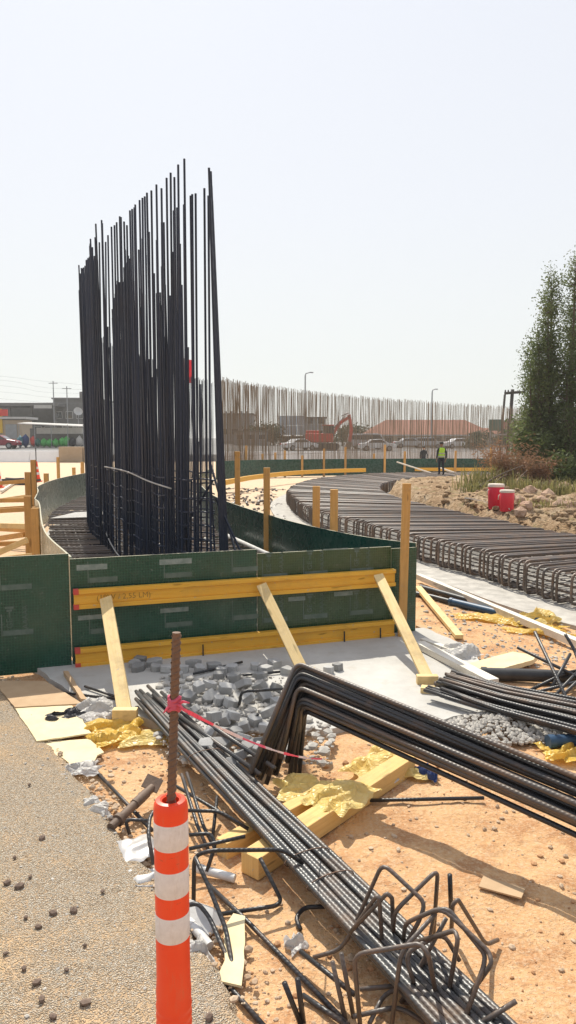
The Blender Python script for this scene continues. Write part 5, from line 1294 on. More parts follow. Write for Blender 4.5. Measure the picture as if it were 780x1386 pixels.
# ------------------------------------------------------------ people
def person(base, rz, h, top_mat, vest, lb, cap):
    t = thing('person', base, lb, 'person'); s = h / 1.75
    J = [((0, 0, .95), .15, -1), ((0, .01, 1.15), .135, 0), ((0, .01, 1.36), .155, 1), ((0, 0, 1.48), .06, 2), ((0, -.01, 1.56), .065, 3), ((0, -.02, 1.66), .095, 4), ((0, -.01, 1.74), .06, 5),
         ((.19, .01, 1.40), .065, 2), ((.25, .03, 1.14), .05, 7), ((.23, -.06, .90), .04, 8), ((.22, -.09, .80), .035, 9),
         ((-.19, .01, 1.40), .065, 2), ((-.27, .04, 1.14), .05, 11), ((-.28, -.03, .89), .04, 12), ((-.27, -.06, .79), .035, 13),
         ((.09, 0, .86), .10, 0), ((.10, -.02, .50), .065, 15), ((.11, .02, .09), .05, 16), ((.12, -.12, .04), .045, 17),
         ((-.09, 0, .86), .10, 0), ((-.11, -.01, .50), .065, 19), ((-.13, .03, .09), .05, 20), ((-.14, -.11, .04), .045, 21)]
    for sx, hi in ((1, 10), (-1, 14)):
        for k, (ox, oz, L) in enumerate(((.03, -.02, .07), (.012, -.03, .085), (-.008, -.03, .09), (-.026, -.03, .075))): pass
    me = bpy.data.meshes.new('body'); rot = Matrix.Rotation(rz, 3, 'Z')
    me.from_pydata([tuple(rot @ (Vector(j[0]) * s)) for j in J], [(i, j[2]) for i, j in enumerate(J) if j[2] >= 0], [])
    o = bpy.data.objects.new('body', me); col.objects.link(o)
    md = o.modifiers.new('skin', 'SKIN')
    if not me.skin_vertices: me.skin_vertices.new(name='sk') if hasattr(me.skin_vertices, 'new') else None
    if me.skin_vertices:
        for i, j in enumerate(J):
            sv = me.skin_vertices[0].data[i]; sv.radius = (j[1] * s * (1.25 if i in (0, 1, 2) else 1), j[1] * s * (.8 if i in (0, 1, 2) else 1)); sv.use_root = (i == 0)
    sd = o.modifiers.new('sub', 'SUBSURF'); sd.levels = 2; sd.render_levels = 2
    dg = bpy.context.evaluated_depsgraph_get(); dg.update(); nm = bpy.data.meshes.new_from_object(o.evaluated_get(dg))
    bpy.data.objects.remove(o)
    for m in ('skin', top_mat, 'navy', 'rubber'): nm.materials.append(M[m])
    inv = rot.inverted()
    for p in nm.polygons:
        c = inv @ p.center / s; p.use_smooth = True
        if c.z > 1.5: p.material_index = 0
        elif c.z < .1: p.material_index = 3
        elif abs(c.x) > .18 and c.z < .9: p.material_index = 0
        elif c.z < .97 and abs(c.x) < .2: p.material_index = 2
        else: p.material_index = 1
    b = bpy.data.objects.new('body', nm); link(b, t)
    # hands: a palm with five fingers
    for sx, hx in ((1, (.22, -.09, .80)), (-1, (-.27, -.06, .79))):
        mb = MB(); c = Vector(hx)
        mb.tube([c, c + Vector((0, -.01, -.06))], .034 * 1, 6, True, .03)
        for k in range(4): mb.tube([c + Vector((0, -.03 + .02 * k, -.055)), c + Vector((-.01 * sx, -.03 + .02 * k, -.10)), c + Vector((-.03 * sx, -.03 + .02 * k, -.13 + .012 * abs(k - 1.5)))], .010, 5)
        mb.tube([c + Vector((0, -.035, -.02)), c + Vector((-.01 * sx, -.065, -.05)), c + Vector((-.02 * sx, -.07, -.08))], .011, 5)
        mb.v = [base + rot @ (Vector(v) * s) for v in mb.v]; mb.build('hand', M['skin'], t, smooth=True)
    def lath(prof, zc, sx, sy, name, mat):
        mb = MB(); mb.lathe(prof, (0, 0, 0), 20); mb.v = [base + rot @ (Vector((v[0] * sx, v[1] * sy, v[2])) * s) for v in mb.v]; return mb.build(name, M[mat], t, smooth='auto')
    if vest:
        lath([(.185, .95), (.192, 1.0), (.19, 1.2), (.205, 1.36), (.16, 1.44), (.08, 1.47)], 0, 1.0, .72, 'safety_vest', 'hivis')
        lath([(.195, .965), (.197, .975), (.197, 1.02), (.195, 1.03)], 0, 1.0, .72, 'reflective_strip', 'silver')
        lath([(.201, 1.13), (.203, 1.14), (.204, 1.18), (.202, 1.19)], 0, 1.0, .72, 'reflective_strip', 'silver')
    lath([(.104, 1.655), (.108, 1.70), (.095, 1.755), (.05, 1.785), (0, 1.79)], 0, .95, 1.1, 'cap' if cap else 'hair', cap or 'hair')
    mb = MB(); mb.rock((0, -.115, 1.645), (.014, .022, .025), 1); mb.v = [base + rot @ (Vector(v) * s) for v in mb.v]; mb.build('nose', M['skin'], t)
    for sx in (1, -1):
        mb = MB(); mb.rock((sx * .093, -.01, 1.645), (.012, .02, .034), 2); mb.v = [base + rot @ (Vector(v) * s) for v in mb.v]; mb.build('ear', M['skin'], t)
        mb = MB(); mb.rock((sx * .035, -.105, 1.668), (.012, .008, .008), 2); mb.v = [base + rot @ (Vector(v) * s) for v in mb.v]; mb.build('eye', M['hair'], t)
    return t
person(Vector((7.95, 38.4, 0.535)), math.pi + .25, 1.72, 'charcoal', True, 'worker in a lime safety vest and dark trousers standing with his back turned', 'hair')
person(Vector((10.25, 56, .02)), math.pi, 1.8, 'charcoal', False, 'figure in dark clothes standing behind the far green formwork left of the worker', None)

# ------------------------------------------------------------ barriers
def barrier(x0, x1, h, m, label, y=75.8):
    t = thing('concrete_barrier', ((x0 + x1) / 2, y, 0), label, 'barrier'); n = max(1, round((x1 - x0) / 3.0)); w = (x1 - x0) / n
    for i in range(n):
        a = x0 + w * i + .02; b = x0 + w * (i + 1) - .02
        mb = MB(); prof = [(-.62, 0), (-.60, .10), (-.16, h - .04), (-.12, h), (.12, h), (.16, h - .04), (.60, .10), (.62, 0)]  # sides sloped back to catch more light from the sky
        i0 = len(mb.v)
        for X in (a, b):
            for (yy, zz) in prof: mb.v.append(Vector((X, y + yy, zz)))
        k = len(prof); mb.face([i0 + q for q in range(k)]); mb.face([i0 + k + q for q in range(k)][::-1])
        for q in range(k): r2 = (q + 1) % k; mb.face((i0 + r2, i0 + q, i0 + k + q, i0 + k + r2))
        mb.build('segment', M[m], t)
barrier(-48, -23.2, 1.15, 'barrier_white', 'long pale concrete barrier across the road at left')
barrier(-7.2, 30.2, 1.05, 'barrier_white', 'pale concrete barrier behind the far rebar curtain')
cb = thing('concrete_block', (-21.8, 75.0, 0), 'brown concrete block at the right end of the left barrier', 'concrete block')
MB().box((-21.9, 75.2, .78), (2.4, 1.2, 1.55)).build('block', M['concrete_brown'], cb, bevel=.04); MB().box((-19.6, 75.3, .74), (2.1, 1.2, 1.45)).build('block', M['concrete_brown'], cb, bevel=.04)

def cone(p, h, lb, rod=False):
    t = thing('traffic_cone', p, lb, 'traffic cone'); r = .17 * h / 0.9 
    MB().box((p[0], p[1], p[2] + .03), (r * 2.3, r * 2.3, .06)).build('base', M['orange'], t, bevel=.01)
    MB().lathe([(r, .06), (r * .8, h * .3), (r * .55, h * .62), (r * .3, h), (0, h)], p, 18).build('body', M['orange'], t, smooth='auto')
    for z in (.35, .62): 
        ra = r * (1 - .72 * (z)); MB().lathe([(r * (1.0 - .75 * z) * 1.12, h * z), (r * (1.0 - .75 * z) * 1.12, h * (z + .02)), (r * (1.0 - .75 * (z + .12)) * 1.12, h * (z + .12))], p, 18).build('reflective_band', M['band'], t, smooth='auto')
    if rod: MB().tube([Vector(p) + Vector((0, 0, h - .05)), Vector(p) + Vector((0, 0, h + .75))], .03, 6).build('rod', M['rebar'], t)
p = at(50, 652, 0); cone(p, 1.15, 'slender orange cone with a dark rod on top among the stakes', True)
p = at(-1, 660, 0); cone(p, .95, 'orange cone cut by the left frame edge')
sc_ = thing('scrap_pile', at(22, 655, 0), 'low pile of dark steel offcuts on the sand beside the orange cones', 'scrap pile')
r_ = random.Random(5); c = at(23, 656, 0)
for k in range(9):
    a = c + Vector((r_.gauss(0, .45), r_.gauss(0, .4), .08 + .07 * (k % 4))); an = r_.uniform(-.5, .5); d = Vector((math.cos(an), math.sin(an), r_.uniform(-.1, .1))) * r_.uniform(.2, .6)
    MB().beam(a - d, a + d, .14, .12).build('offcut', M['black_pipe'], sc_)
tag(MB().beam(at(2, 665, .1), at(28, 648, .1), .1, .1).build('batten', M['white_timber']), 'pale batten on the sand beside the scrap pile', 'batten')
r_ = random.Random(9)
deb = MB()
for k in range(260):
    x = r_.uniform(-3.6, -.2); y = r_.uniform(15, 36); xr = -1.42 - (y - 15.7) * .11
    if x < xr + .25: x = xr + .3 + r_.random() * 2
    p = Vector((x, y, .03)); an = r_.uniform(0, 3.1); d = Vector((math.cos(an), math.sin(an), 0)) * r_.uniform(.1, .55)
    if k % 3: deb.rock(p, (.06 * r_.uniform(.5, 2.2), .06, .05), k, 1)
    else: deb.tube([p - d, p + d], .014, 4, False)
tag(deb.build('site_debris', M['rebar_brown']), 'mixed rods and broken bits on the strip between the formwork and the ring mat', kind='stuff')
tag(MB().tube([Vector((-1.15, 17.2, .35)), Vector((-.5, 17.5, .35))], .13, 14).build('pipe', M['grey_plastic'], smooth='auto'), 'pale pipe behind the two orange stakes beyond the green formwork', 'pipe')
tag(MB().box((-.45, 16.2, .22), (.3, .5, .4), .4).build('timber_block', M['stake'], bevel=.01), 'orange timber block lying beside the far end of the pale pipe', 'timber block')
for k, (p0, p1) in enumerate((((-1.3, 15.6, .1), (.1, 14.0, .1)), ((-.9, 16.0, .12), (.15, 15.1, .1)), ((-1.2, 19, .1), (-.2, 17.4, .1)))):
    tag(MB().tube([p0, p1], .02, 6).build('rebar', M['rebar_brown']), ('nearest', 'middle', 'farthest')[k] + ' loose bar on the strip between the formwork and the ring mat', 'rebar')

# ------------------------------------------------------------ vehicles
def car(p, rz, paint, lb, kind='saloon', s=1.0):
    t = thing('parked_car' if kind != 'van' else 'parked_van', p, lb, 'car' if kind != 'van' else 'van')
    if kind == 'saloon': body = [(-2.2, .35), (-2.2, .75), (-2.05, .92), (-1.3, .98), (-.75, 1.38), (.45, 1.42), (1.15, 1.0), (2.0, .86), (2.2, .7), (2.2, .35)]; win = [(-1.15, .99), (-.7, 1.33), (.42, 1.36), (1.0, .99)]; hw = .86
    elif kind == 'suv': body = [(-2.3, .4), (-2.3, 1.05), (-2.15, 1.7), (-.2, 1.75), (.75, 1.72), (1.25, 1.12), (2.15, 1.0), (2.3, .8), (2.3, .4)]; win = [(-2.0, 1.15), (-1.95, 1.6), (.7, 1.62), (1.1, 1.15)]; hw = .92
    else: body = [(-2.5, .4), (-2.5, 1.1), (-2.4, 2.0), (1.0, 2.05), (1.6, 1.95), (2.1, 1.15), (2.45, .95), (2.5, .4)]; win = [(-2.2, 1.25), (-2.2, 1.8), (1.45, 1.85), (1.85, 1.22)]; hw = .95
    rot = Matrix.Rotation(rz, 3, 'Z'); P = Vector(p)
    def place(mb): mb.v = [P + rot @ (Vector(v) * s) for v in mb.v]; return mb
    place(MB().extrude_y(body, -hw, hw)).build('body', M[paint], t, bevel=.07)
    for sy in (-1, 1): place(MB().extrude_y(win, sy * (hw + .004), sy * (hw - .03))).build('side_window', M['glass'], t)
    mb = MB(); a, b = win[-1], win[-2]; mb.v = [Vector((a[0] + .16, -hw * .85, a[1] + .02)), Vector((a[0] + .16, hw * .85, a[1] + .02)), Vector((b[0] + .14, hw * .8, b[1])), Vector((b[0] + .14, -hw * .8, b[1]))]; mb.face((0, 1, 2, 3)); place(mb).build('windscreen', M['glass'], t)
    for x in (-1.35, 1.35):
        for sy in (-1, 1):
            w = place(MB().tube([(x, sy * (hw - .18), .33), (x, sy * (hw + .03), .33)], .33, 16)).build('wheel', M['rubber'], t, smooth='auto')
            m_ = place(MB().tube([(x, sy * (hw + .03), .33), (x, sy * (hw + .045), .33)], .2, 12)); m_.build('rim', M['galv'], w)
    for sy in (-1, 1):
        place(MB().box((body[-1][0] - .02, sy * hw * .72, .72), (.10, .34, .14))).build('headlight', M['lamp_glass'], t); place(MB().box((body[0][0] + .02, sy * hw * .75, .78), (.10, .28, .14))).build('tail_light', M['red_paint'], t)
    return t
def onr(u, Y): x = (u - 390) / 1000 * Y; return Vector((x, Y, terrace(x, Y)))
car(onr(0, 92), .04, 'maroon_paint', 'maroon car at the left frame edge beside the market stall', 'saloon', 1.15)
car(onr(497, 96), .05, 'silver_paint', 'silver grey van parked behind the white car', 'van')
car(onr(510, 89), .03, 'white_paint', 'white car parked in front of the silver van')
car(onr(405, 90), .5, 'white_paint', 'white car angled beside the red excavator')
car(onr(553, 103), .1, 'silver_paint', 'silver car left of the dark figure in front of the red roofed house')
car(onr(580, 104), -.1, 'silver_paint', 'silver estate car in front of the house behind the worker', 'suv', .85)
car(onr(620, 103), .2, 'white_paint', 'white car parked right of the worker in front of the house')
# excavator
ex0 = onr(438, 92); ex = thing('excavator', ex0, 'red tracked excavator with its boom arched to the right', 'excavator')
def exb(name, m, parts, bev=.03):
    mb = MB()
    for c, sz in parts: mb.box(ex0 + Vector(c), sz)
    return mb.build(name, M[m], ex, bevel=bev)
for sy in (-1, 1):
    mb = MB(); pf = [(-1.9, .35), (-1.6, .05), (1.6, .05), (1.9, .35), (1.9, .6), (1.6, .85), (-1.6, .85), (-1.9, .6)]; mb.extrude_y(pf, sy * 1.15 - .3, sy * 1.15 + .3); mb.v = [ex0 + Vector(v) for v in mb.v]; mb.build('track', M['rubber'], ex)
exb('body', 'red_paint', [((-.6, 0, 1.5), (3.4, 2.6, 1.1))], .1)
exb('engine_cover', 'red_paint', [((-1.4, .2, 2.2), (1.6, 2.0, .4))], .08)
exb('cab', 'glass', [((.5, -.7, 2.35), (1.3, 1.1, 1.3))], .06); exb('cab_roof', 'red_paint', [((.5, -.7, 3.05), (1.4, 1.2, .12))], .03)
for n_, q in (('boom', [(1.0, 0, 1.7), (2.0, 0, 3.3), (3.2, 0, 4.1)]), ('stick', [(3.1, 0, 4.35), (3.45, 0, 2.6), (3.2, 0, .95)])):
    mb = MB()
    for a, b in zip(q, q[1:]): mb.beam(ex0 + Vector(a), ex0 + Vector(b), .35, .5, up=(0, 1, 0))
    mb.build(n_, M['red_paint'], ex)
mb = MB(); mb.tube([ex0 + Vector((1.4, 0, 2.9)), ex0 + Vector((2.6, 0, 4.1))], .09, 8); mb.tube([ex0 + Vector((2.2, 0, 4.2)), ex0 + Vector((3.1, 0, 4.6))], .08, 8); mb.build('hydraulic_ram', M['galv'], ex)
mb = MB(); mb.extrude_y([(2.6, .1), (3.3, .1), (3.5, .9), (3.1, 1.1), (2.8, .7)], -.5, .5); mb.v = [ex0 + Vector(v) for v in mb.v]; mb.build('bucket', M['rust_steel'], ex)

# ------------------------------------------------------------ buildings
def building(name, label, x0, x1, Y, depth, h, m, cat='building', zb=None, win=None, parapet=.3, roofm='concrete_dark'):
    z = terrace((x0 + x1) / 2, Y) if zb is None else zb
    t = thing(name, ((x0 + x1) / 2, Y, z), label, cat)
    MB().box(((x0 + x1) / 2, Y + depth / 2, z + h / 2 - .3), (x1 - x0, depth, h + .6)).build('wall', M[m], t)
    MB().box(((x0 + x1) / 2, Y + depth / 2, z + h + .1), (x1 - x0 + .4, depth + .4, .22)).build('roof', M[roofm], t)
    if win:
        n, zs, w, hh = win
        for zc in zs:
            for k in range(n):
                x = x0 + (x1 - x0) * (k + .5) / n
                f = MB().box((x, Y - .03, z + zc), (w + .2, .12, hh + .2)).build('window', M['concrete'], t); MB().box((x, Y - .05, z + zc), (w, .12, hh)).build('pane', M['glass'], f)
    return t
def bx(u, Y): return (u - 390) / 1000 * Y
def hz_(v, Y): return EYE - (v - 592) / 1000 * Y
building('concrete_building', 'low grey concrete building behind the market stall at left', bx(-60, 125), bx(76, 125), 125, 14, hz_(549, 125) - terrace(-40, 125), 'concrete_dark', win=(9, (2.2,), 1.2, 1.0))
bt = building('concrete_building', 'taller grey block at the right end of the low grey building', bx(75, 122), bx(132, 122), 122, 12, hz_(541, 122) - terrace(-35, 122), 'concrete_dark', win=(4, (2.4, 4.6), 1.0, 1.0))
tag(MB().box((bx(112, 121), 124, hz_(537, 122)), (1.6, 1.6, 1.6)).build('water_tank', M['concrete_dark'], bevel=.1), 'dark water tank on the roof of the taller grey block', 'water tank')
dsh = thing('satellite_dish', (bx(108, 116), 116, hz_(566, 116)), 'pale satellite dish at the foot of the taller grey block', 'satellite dish')
mb = MB(); mb.lathe([(0, 0), (.5, .06), (.95, .22), (1.15, .36), (1.12, .38), (.9, .26), (.45, .1), (0, .04)], (0, 0, 0), 20); q_ = Matrix.Rotation(R(62), 3, 'X') @ Matrix.Rotation(R(25), 3, 'Y'); mb.v = [Vector((bx(108, 116), 116, hz_(558, 116))) + q_ @ (Vector(v) * .6) for v in mb.v]; mb.build('dish', M['concrete'], dsh, smooth='auto')
MB().tube([Vector((bx(108, 116), 116.2, 1.2)), Vector((bx(108, 116), 116.2, hz_(559, 116)))], .08, 6).build('mast', M['galv'], dsh)
# roof slab with a pale gap
rf = thing('flat_canopy', (bx(40, 118), 118, 6), 'dark flat roof canopy with a pale strip over the low grey building', 'canopy'); y = 118
MB().box((bx(30, y), y + 3, hz_(548, y)), (bx(74, y) - bx(-30, y), 6, .5)).build('slab', M['concrete_dark'], rf)
MB().box((bx(62, y), y - .2, hz_(552, y) + .1), (bx(74, y) - bx(50, y), .2, .5)).build('pale_strip', M['concrete'], rf)
for u in (-20, 10, 40, 72): MB().box((bx(u, y), y + 2, hz_(575, y)), (.4, .4, (575 - 548) / 1000 * y * 1.9)).build('column', M['concrete_dark'], rf)
# market stall
Y = 96; s0 = thing('market_stall', (bx(68, Y), Y, terrace(-30, Y)), 'market stall with a pale canopy and green and blue goods under it', 'stall'); zt = terrace(-30, Y)
mb = MB(); 
mb.v = [Vector((bx(30, Y), Y - 1, hz_(573, Y))), Vector((bx(118, Y), Y - 1, hz_(577, Y))), Vector((bx(118, Y), Y + 3, hz_(574.5, Y))), Vector((bx(30, Y), Y + 3, hz_(571, Y)))]; mb.v += [v + Vector((0, 0, -.12)) for v in mb.v]
for q in ((0, 1, 2, 3), (7, 6, 5, 4), (0, 4, 5, 1), (1, 5, 6, 2), (2, 6, 7, 3), (3, 7, 4, 0)): mb.face(q)
mb.build('canopy', M['white_sheet'], s0)
for u in (31, 52, 74, 96, 117): MB().tube([Vector((bx(u, Y), Y - .8, zt)), Vector((bx(u, Y), Y - .8, hz_(575, Y)))], .06, 6).build('post', M['galv'], s0)
MB().box((bx(74, Y), Y + 3.6, zt + 1.2), (bx(118, Y) - bx(30, Y), .15, 2.6)).build('back_wall', M['concrete_dark'], s0); MB().box((bx(82, Y), Y + .4, hz_(583, Y)), (bx(112, Y) - bx(50, Y), .5, .8)).build('shelf', M['concrete'], s0)
gd = [(29, 591, 1.7, 1.6, 'teal', 'teal cloth bale at the left end of the stall'), (37, 590, 1.1, 1.8, 'blue_cloth', 'blue bale beside the teal one under the stall'), (47, 592, .6, 1.5, 'red_cap', 'narrow pink board standing under the stall'), (53, 594, 1.3, 1.3, 'dark_green', 'dark green crate left of the bright green bags'), (61, 594, 1.2, 1.2, 'green_paint', 'leftmost bright green bag under the stall'), (69, 594, 1.2, 1.1, 'green_paint', 'second bright green bag under the stall'), (77, 593, 1.3, 1.2, 'green_paint', 'third bright green bag under the stall'), (86, 592, 1.0, 1.4, 'green_paint', 'fourth bright green bag under the stall'), (92, 591, .9, 1.6, 'green_paint', 'tallest bright green bag under the stall'), (100, 593, 1.2, 1.4, 'charcoal', 'dark sack at the right of the green bags'), (109, 592, 1.0, 1.5, 'white_sheet', 'pale sack at the right end of the stall')]
for u, v, w, h, m, lb in gd:
    p = Vector((bx(u, Y - .5), Y - .5, zt)); o = MB().rock(p + Vector((0, 0, h * .5)), (w * .5, .5, h * .48), u, 1).build('goods_bag', M[m], smooth=True); tag(o, lb, 'bag')
Yk = 105; kk = thing('kiosk', (bx(14, Yk), Yk, 1.2), 'small grey kiosk with an orange panel and a red sign at the left frame edge', 'kiosk')
MB().box((bx(10, Yk), Yk + 2, hz_(585, Yk)), (bx(30, Yk) - bx(-16, Yk), 4, 3.4)).build('wall', M['wall_beige'], kk); MB().box((bx(-1, Yk), Yk - .1, hz_(570, Yk)), (bx(5, Yk) - bx(-10, Yk), .2, 3.4)).build('orange_panel', M['yellow_paint'], kk)
MB().box((bx(9, Yk), Yk - .2, hz_(559, Yk)), (1.1, .3, .9)).build('red_sign', M['red_paint'], kk); MB().box((bx(15, Yk), Yk + 2, hz_(566, Yk)), (bx(34, Yk) - bx(-16, Yk), 5, .3)).build('roof', M['concrete'], kk)
MB().box((bx(18, Yk), Yk - .06, hz_(584, Yk)), (1.6, .15, 2.0)).build('shutter', M['galv'], kk)
# middle distance
Y = 130; b = building('industrial_building', 'pale grey industrial building with a ribbed roof right of the tall rebar', bx(296, Y), bx(342, Y), Y, 10, hz_(562, Y) - terrace(0, Y), 'wall_grey', win=(3, (2.2,), 1.2, 1.0))
for k in range(6): MB().tube([Vector((bx(300 + k * 7, Y), Y - .2, hz_(562, Y))), Vector((bx(300 + k * 7, Y), Y - .2, hz_(557, Y)))], .18, 6).build('vent', M['galv'], b)
Y = 112; ct = building('site_container', 'grey site container in front of the dark trees', bx(318, Y), bx(362, Y), Y, 2.6, 2.0, 'wall_grey', 'container', win=(3, (1.3,), .9, .7))
Y = 116; bb = thing('advertising_board', (bx(397, Y), Y, 1.3), 'large pale blue panelled board on dark posts beside the lamp post', 'board')
for i in range(3):
    for j in range(2):
        xa = bx(378 + 12.4 * i, Y); xb = bx(378 + 12.4 * (i + 1), Y); za = hz_(589 - 13 * j, Y); zb = hz_(589 - 13 * (j + 1), Y)
        MB().box(((xa + xb) / 2, Y, (za + zb) / 2), (xb - xa - .05, .3, zb - za - .05)).build('panel', M['board_blue'], bb)
for u in (382, 397, 412): MB().box((bx(u, Y), Y + .3, hz_(600, Y)), (.3, .3, 3.2)).build('post', M['charcoal'], bb)
MB().box((bx(397, Y), Y + .6, hz_(597, Y)), (bx(415, Y) - bx(378, Y), .2, 1.6)).build('lower_hoarding', M['charcoal'], bb)
Y = 122; building('rendered_building', 'plain pale grey building right of the blue panelled board', bx(413, Y), bx(441, Y), Y, 8, hz_(566, Y) - terrace(0, Y), 'wall_grey', win=(2, (2.0, 4.0), .9, .9))
# red roofed house
def house(x0, x1, Y, depth, eave, ridge, lb, nb):
    z = terrace((x0 + x1) / 2, Y); t = thing('house', ((x0 + x1) / 2, Y, z), lb, 'house')
    MB().box(((x0 + x1) / 2, Y + depth / 2, (z - .3 + eave) / 2), (x1 - x0 - 1.2, depth - 1.2, eave - z + .3)).build('wall', M['wall_beige'], t)
    mb = MB(); i = 3.6 if x1 - x0 > 14 else 2.2
    mb.v = [Vector(q) for q in ((x0, Y, eave), (x1, Y, eave), (x1, Y + depth, eave), (x0, Y + depth, eave), (x0 + i, Y + depth / 2, ridge), (x1 - i, Y + depth / 2, ridge))]
    for q in ((0, 1, 5, 4), (1, 2, 5), (2, 3, 4, 5), (3, 0, 4), (3, 2, 1, 0)): mb.face(q)
    r = mb.build('roof', M['roof_tile'], t)
    MB().beam((x0, Y - .06, eave - .08), (x1, Y - .06, eave - .08), .14, .22).build('fascia', M['concrete'], r)
    w = (x1 - x0 - 1.6) / nb
    for k in range(nb):
        x = x0 + .8 + w * (k + .5)
        f = MB().box((x, Y + .55, (z + eave) / 2), (w * .55, .14, (eave - z) * .62)).build('window', M['concrete'], t); MB().box((x, Y + .53, (z + eave) / 2), (w * .45, .14, (eave - z) * .52)).build('pane', M['glass'], f)
        MB().box((x - w / 2, Y + .2, (z + eave) / 2), (.45, .4, eave - z)).build('pier', M['wall_beige'], t)
    return t
Y = 108; house(bx(494, Y), bx(672, Y), Y, 10, hz_(588.5, Y), hz_(567.5, Y), 'long beige house with a brick red hipped roof', 10)
Y = 116; house(bx(630, Y), bx(692, Y), Y, 8, hz_(590, Y), hz_(579, Y), 'lower red roofed house joining the right end of the long one', 4)
Y = 120; building('brick_building', 'small reddish building half hidden by the tree behind the pole pair', bx(686, Y), bx(712, Y), Y, 6, hz_(570, Y) - terrace(20, Y), 'roof_tile', win=(2, (3.2,), .9, .9))
Y = 100; gs = thing('green_sign', (bx(668, Y), Y, 1), 'dark green billboard left of the pole pair', 'sign'); MB().box((bx(668, Y), Y, hz_(575.5, Y)), (1.6, .2, 1.5)).build('board', M['dark_green'], gs, bevel=.02)
for u in (663, 673): MB().tube([Vector((bx(u, Y), Y + .2, terrace(25, Y))), Vector((bx(u, Y), Y + .2, hz_(572, Y)))], .07, 6).build('post', M['galv'], gs)
# trees far off
def far_tree(u, Y, w, h, lb, seed):
    r = random.Random(seed); p = onr(u, Y); t = thing('far_tree', p, lb, 'tree'); mb = MB(); cs = []; tk = MB().tube([p, p + Vector((0, 0, h * .5))], .16, 6, True, .08)
    for k in range(9):
        an = r.uniform(0, 6.28); c = p + Vector((math.cos(an) * w * .3 * r.random() ** .5, math.sin(an) * w * .25, h * r.uniform(.25, .85))); tk.tube([p + Vector((0, 0, h * .2)), c], .06, 4, False, .03)
        for i in range(70): cs.append(c + Vector((r.gauss(0, w * .14), r.gauss(0, w * .14), r.gauss(0, h * .1))))
    leaf_mesh(mb, cs, .45, r, 1.6); tk.build('trunk', M['bark'], t); mb.build('crown', M['leaf_far'], t)
for k, (u, Y, w, h, lb) in enumerate(((350, 118, 4.0, 3.2, 'rounded dark tree above the grey container'), (366, 117, 4.6, 3.6, 'dark tree between the container and the blue board'), (371, 114, 2.8, 3.0, 'low dark bush left of the blue board'), (463, 116, 4.6, 3.2, 'dark tree behind the excavator arm'), (478, 118, 5.0, 3.4, 'dark tree right of the excavator arm'), (492, 117, 4.6, 3.2, 'dark tree behind the silver van'), (507, 116, 3.4, 2.8, 'dark tree at the left end of the red roofed house'), (652, 104, 3.2, 2.4, 'low bush at the right end of the houses'), (640, 98, 2.4, 1.6, 'small bush in front of the lower house'), (683, 100, 3.0, 2.6, 'bush below the pole pair'))):
    far_tree(u, Y, w, h, lb, 40 + k)
# poles, lamps, wires, banner
def lamp(u, Y, vtop, arm, lb):
    p = onr(u, Y); t = thing('street_lamp', p, lb, 'street lamp'); zt = hz_(vtop, Y)
    MB().tube([p, Vector((p.x, p.y, zt - .3)), Vector((p.x + arm * .15, p.y, zt)), Vector((p.x + arm, p.y, zt + .15))], .11, 8, True, .06).build('pole', M['galv'], t, smooth=True); MB().box((p.x + arm * 1.25, p.y, zt + .12), (abs(arm) * .6, .3, .14)).build('lamp_head', M['galv'], t, bevel=.03)
lamp(413, 100, 507, .7, 'tall grey street lamp beside the blue panelled board'); lamp(583, 105, 529, .5, 'grey street lamp behind the red roofed house')
hp = thing('utility_pole', (bx(686, 70), 70, 0), 'pair of dark wooden poles joined by a crossarm left of the tree', 'utility pole'); Y = 70
MB().tube([Vector((bx(685.5, Y), Y, -.1)), Vector((bx(690.5, Y), Y, hz_(528, Y)))], .20, 8, True, .16).build('pole', M['pole_wood'], hp, smooth=True); MB().tube([Vector((bx(679, Y), Y + 1, -.1)), Vector((bx(684.5, Y), Y + 1, hz_(534, Y)))], .13, 8, True, .11).build('pole', M['pole_wood'], hp, smooth=True)
MB().beam((bx(679, Y), Y - .2, hz_(533.5, Y)), (bx(706, Y), Y - .2, hz_(531.5, Y)), .2, .24).build('crossarm', M['pole_wood'], hp); MB().tube([Vector((bx(664, Y), Y + .3, hz_(588.5, Y))), Vector((bx(702, Y), Y + .3, hz_(588, Y)))], .06, 6).build('lower_rail', M['galv'], hp)
for u in (680, 684): MB().lathe([(.05, 0), (.08, .1), (.05, .25)], (bx(u, Y), Y - .2, hz_(532.5, Y)), 8).build('insulator', M['pole_wood'], hp)
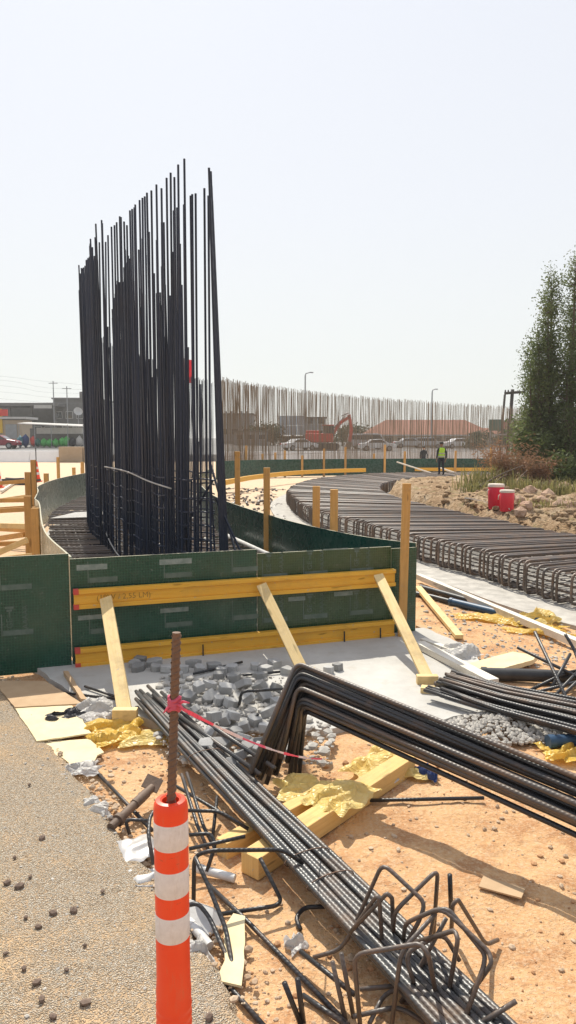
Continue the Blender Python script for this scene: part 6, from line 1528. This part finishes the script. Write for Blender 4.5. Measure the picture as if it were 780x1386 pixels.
def upole(u, Y, vt, lb):
    p = onr(u, Y); t = thing('utility_pole', p, lb, 'utility pole'); MB().tube([p, Vector((p.x, Y, hz_(vt, Y)))], .11, 6, True, .08).build('pole', M['galv'], t); MB().beam((p.x - .7, Y, hz_(vt + 3, Y)), (p.x + .7, Y, hz_(vt + 3, Y)), .1, .1).build('crossarm', M['galv'], t)
upole(94, 115, 524, 'thin grey utility pole above the taller grey block'); upole(76, 116, 517, 'very thin pole left of the taller grey block')
Y = 110
for k, (va, vb, vc) in enumerate(((509, 515, 524), (514, 523, 529), (521, 529, 533), (529, 535, 538), (538, 542, 545))):
    pts = spline([Vector((bx(-60, Y), Y + k, hz_(va - 4, Y))), Vector((bx(20, Y), Y + k, hz_(va + 3, Y))), Vector((bx(60, Y), Y + k, hz_(vb + 2, Y))), Vector((bx(140, Y), Y + k, hz_(vc, Y)))], 2.0)
    tag(MB().tube(pts, .014, 4, False).build('overhead_wire', M['galv']), ('topmost', 'second', 'third', 'fourth', 'lowest')[k] + ' overhead wire crossing the sky at left', 'wire')
Y = 58; fl_ = thing('banner', (bx(257, Y), Y, 0), 'red banner on a pole behind the tall rebar', 'banner')
MB().tube([Vector((bx(251, Y), Y, 0)), Vector((bx(251, Y), Y, hz_(487, Y)))], .05, 6).build('pole', M['galv'], fl_)
mb = MB(); n = 8
for i in range(n + 1):
    for j in range(2): mb.v.append(Vector((bx(251 + 1.6 * i * .9, Y), Y + .12 * math.sin(i * 1.1), hz_(489 if j else 518 + .3 * i, Y))))
for i in range(n): mb.face((2 * i, 2 * i + 2, 2 * i + 3, 2 * i + 1))
mb.build('cloth', M['red_cloth'], fl_, smooth=True)

# ------------------------------------------------------------ thin dust haze over the whole site
hm = bpy.data.materials.new('dust_haze'); hm.use_nodes = True; ht = hm.node_tree; ht.nodes.clear()
hv = ht.nodes.new('ShaderNodeVolumePrincipled'); hv.inputs['Color'].default_value = (0.93, 0.93, 0.91, 1); hv.inputs['Density'].default_value = 0.0007; hv.inputs['Anisotropy'].default_value = 0.3
ho = ht.nodes.new('ShaderNodeOutputMaterial'); ht.links.new(hv.outputs[0], ho.inputs['Volume'])
tag(MB().box((0, 1500, 8.0), (9000, 9000, 20)).build('haze', hm), 'pale dust haze in the air over the site', kind='stuff')
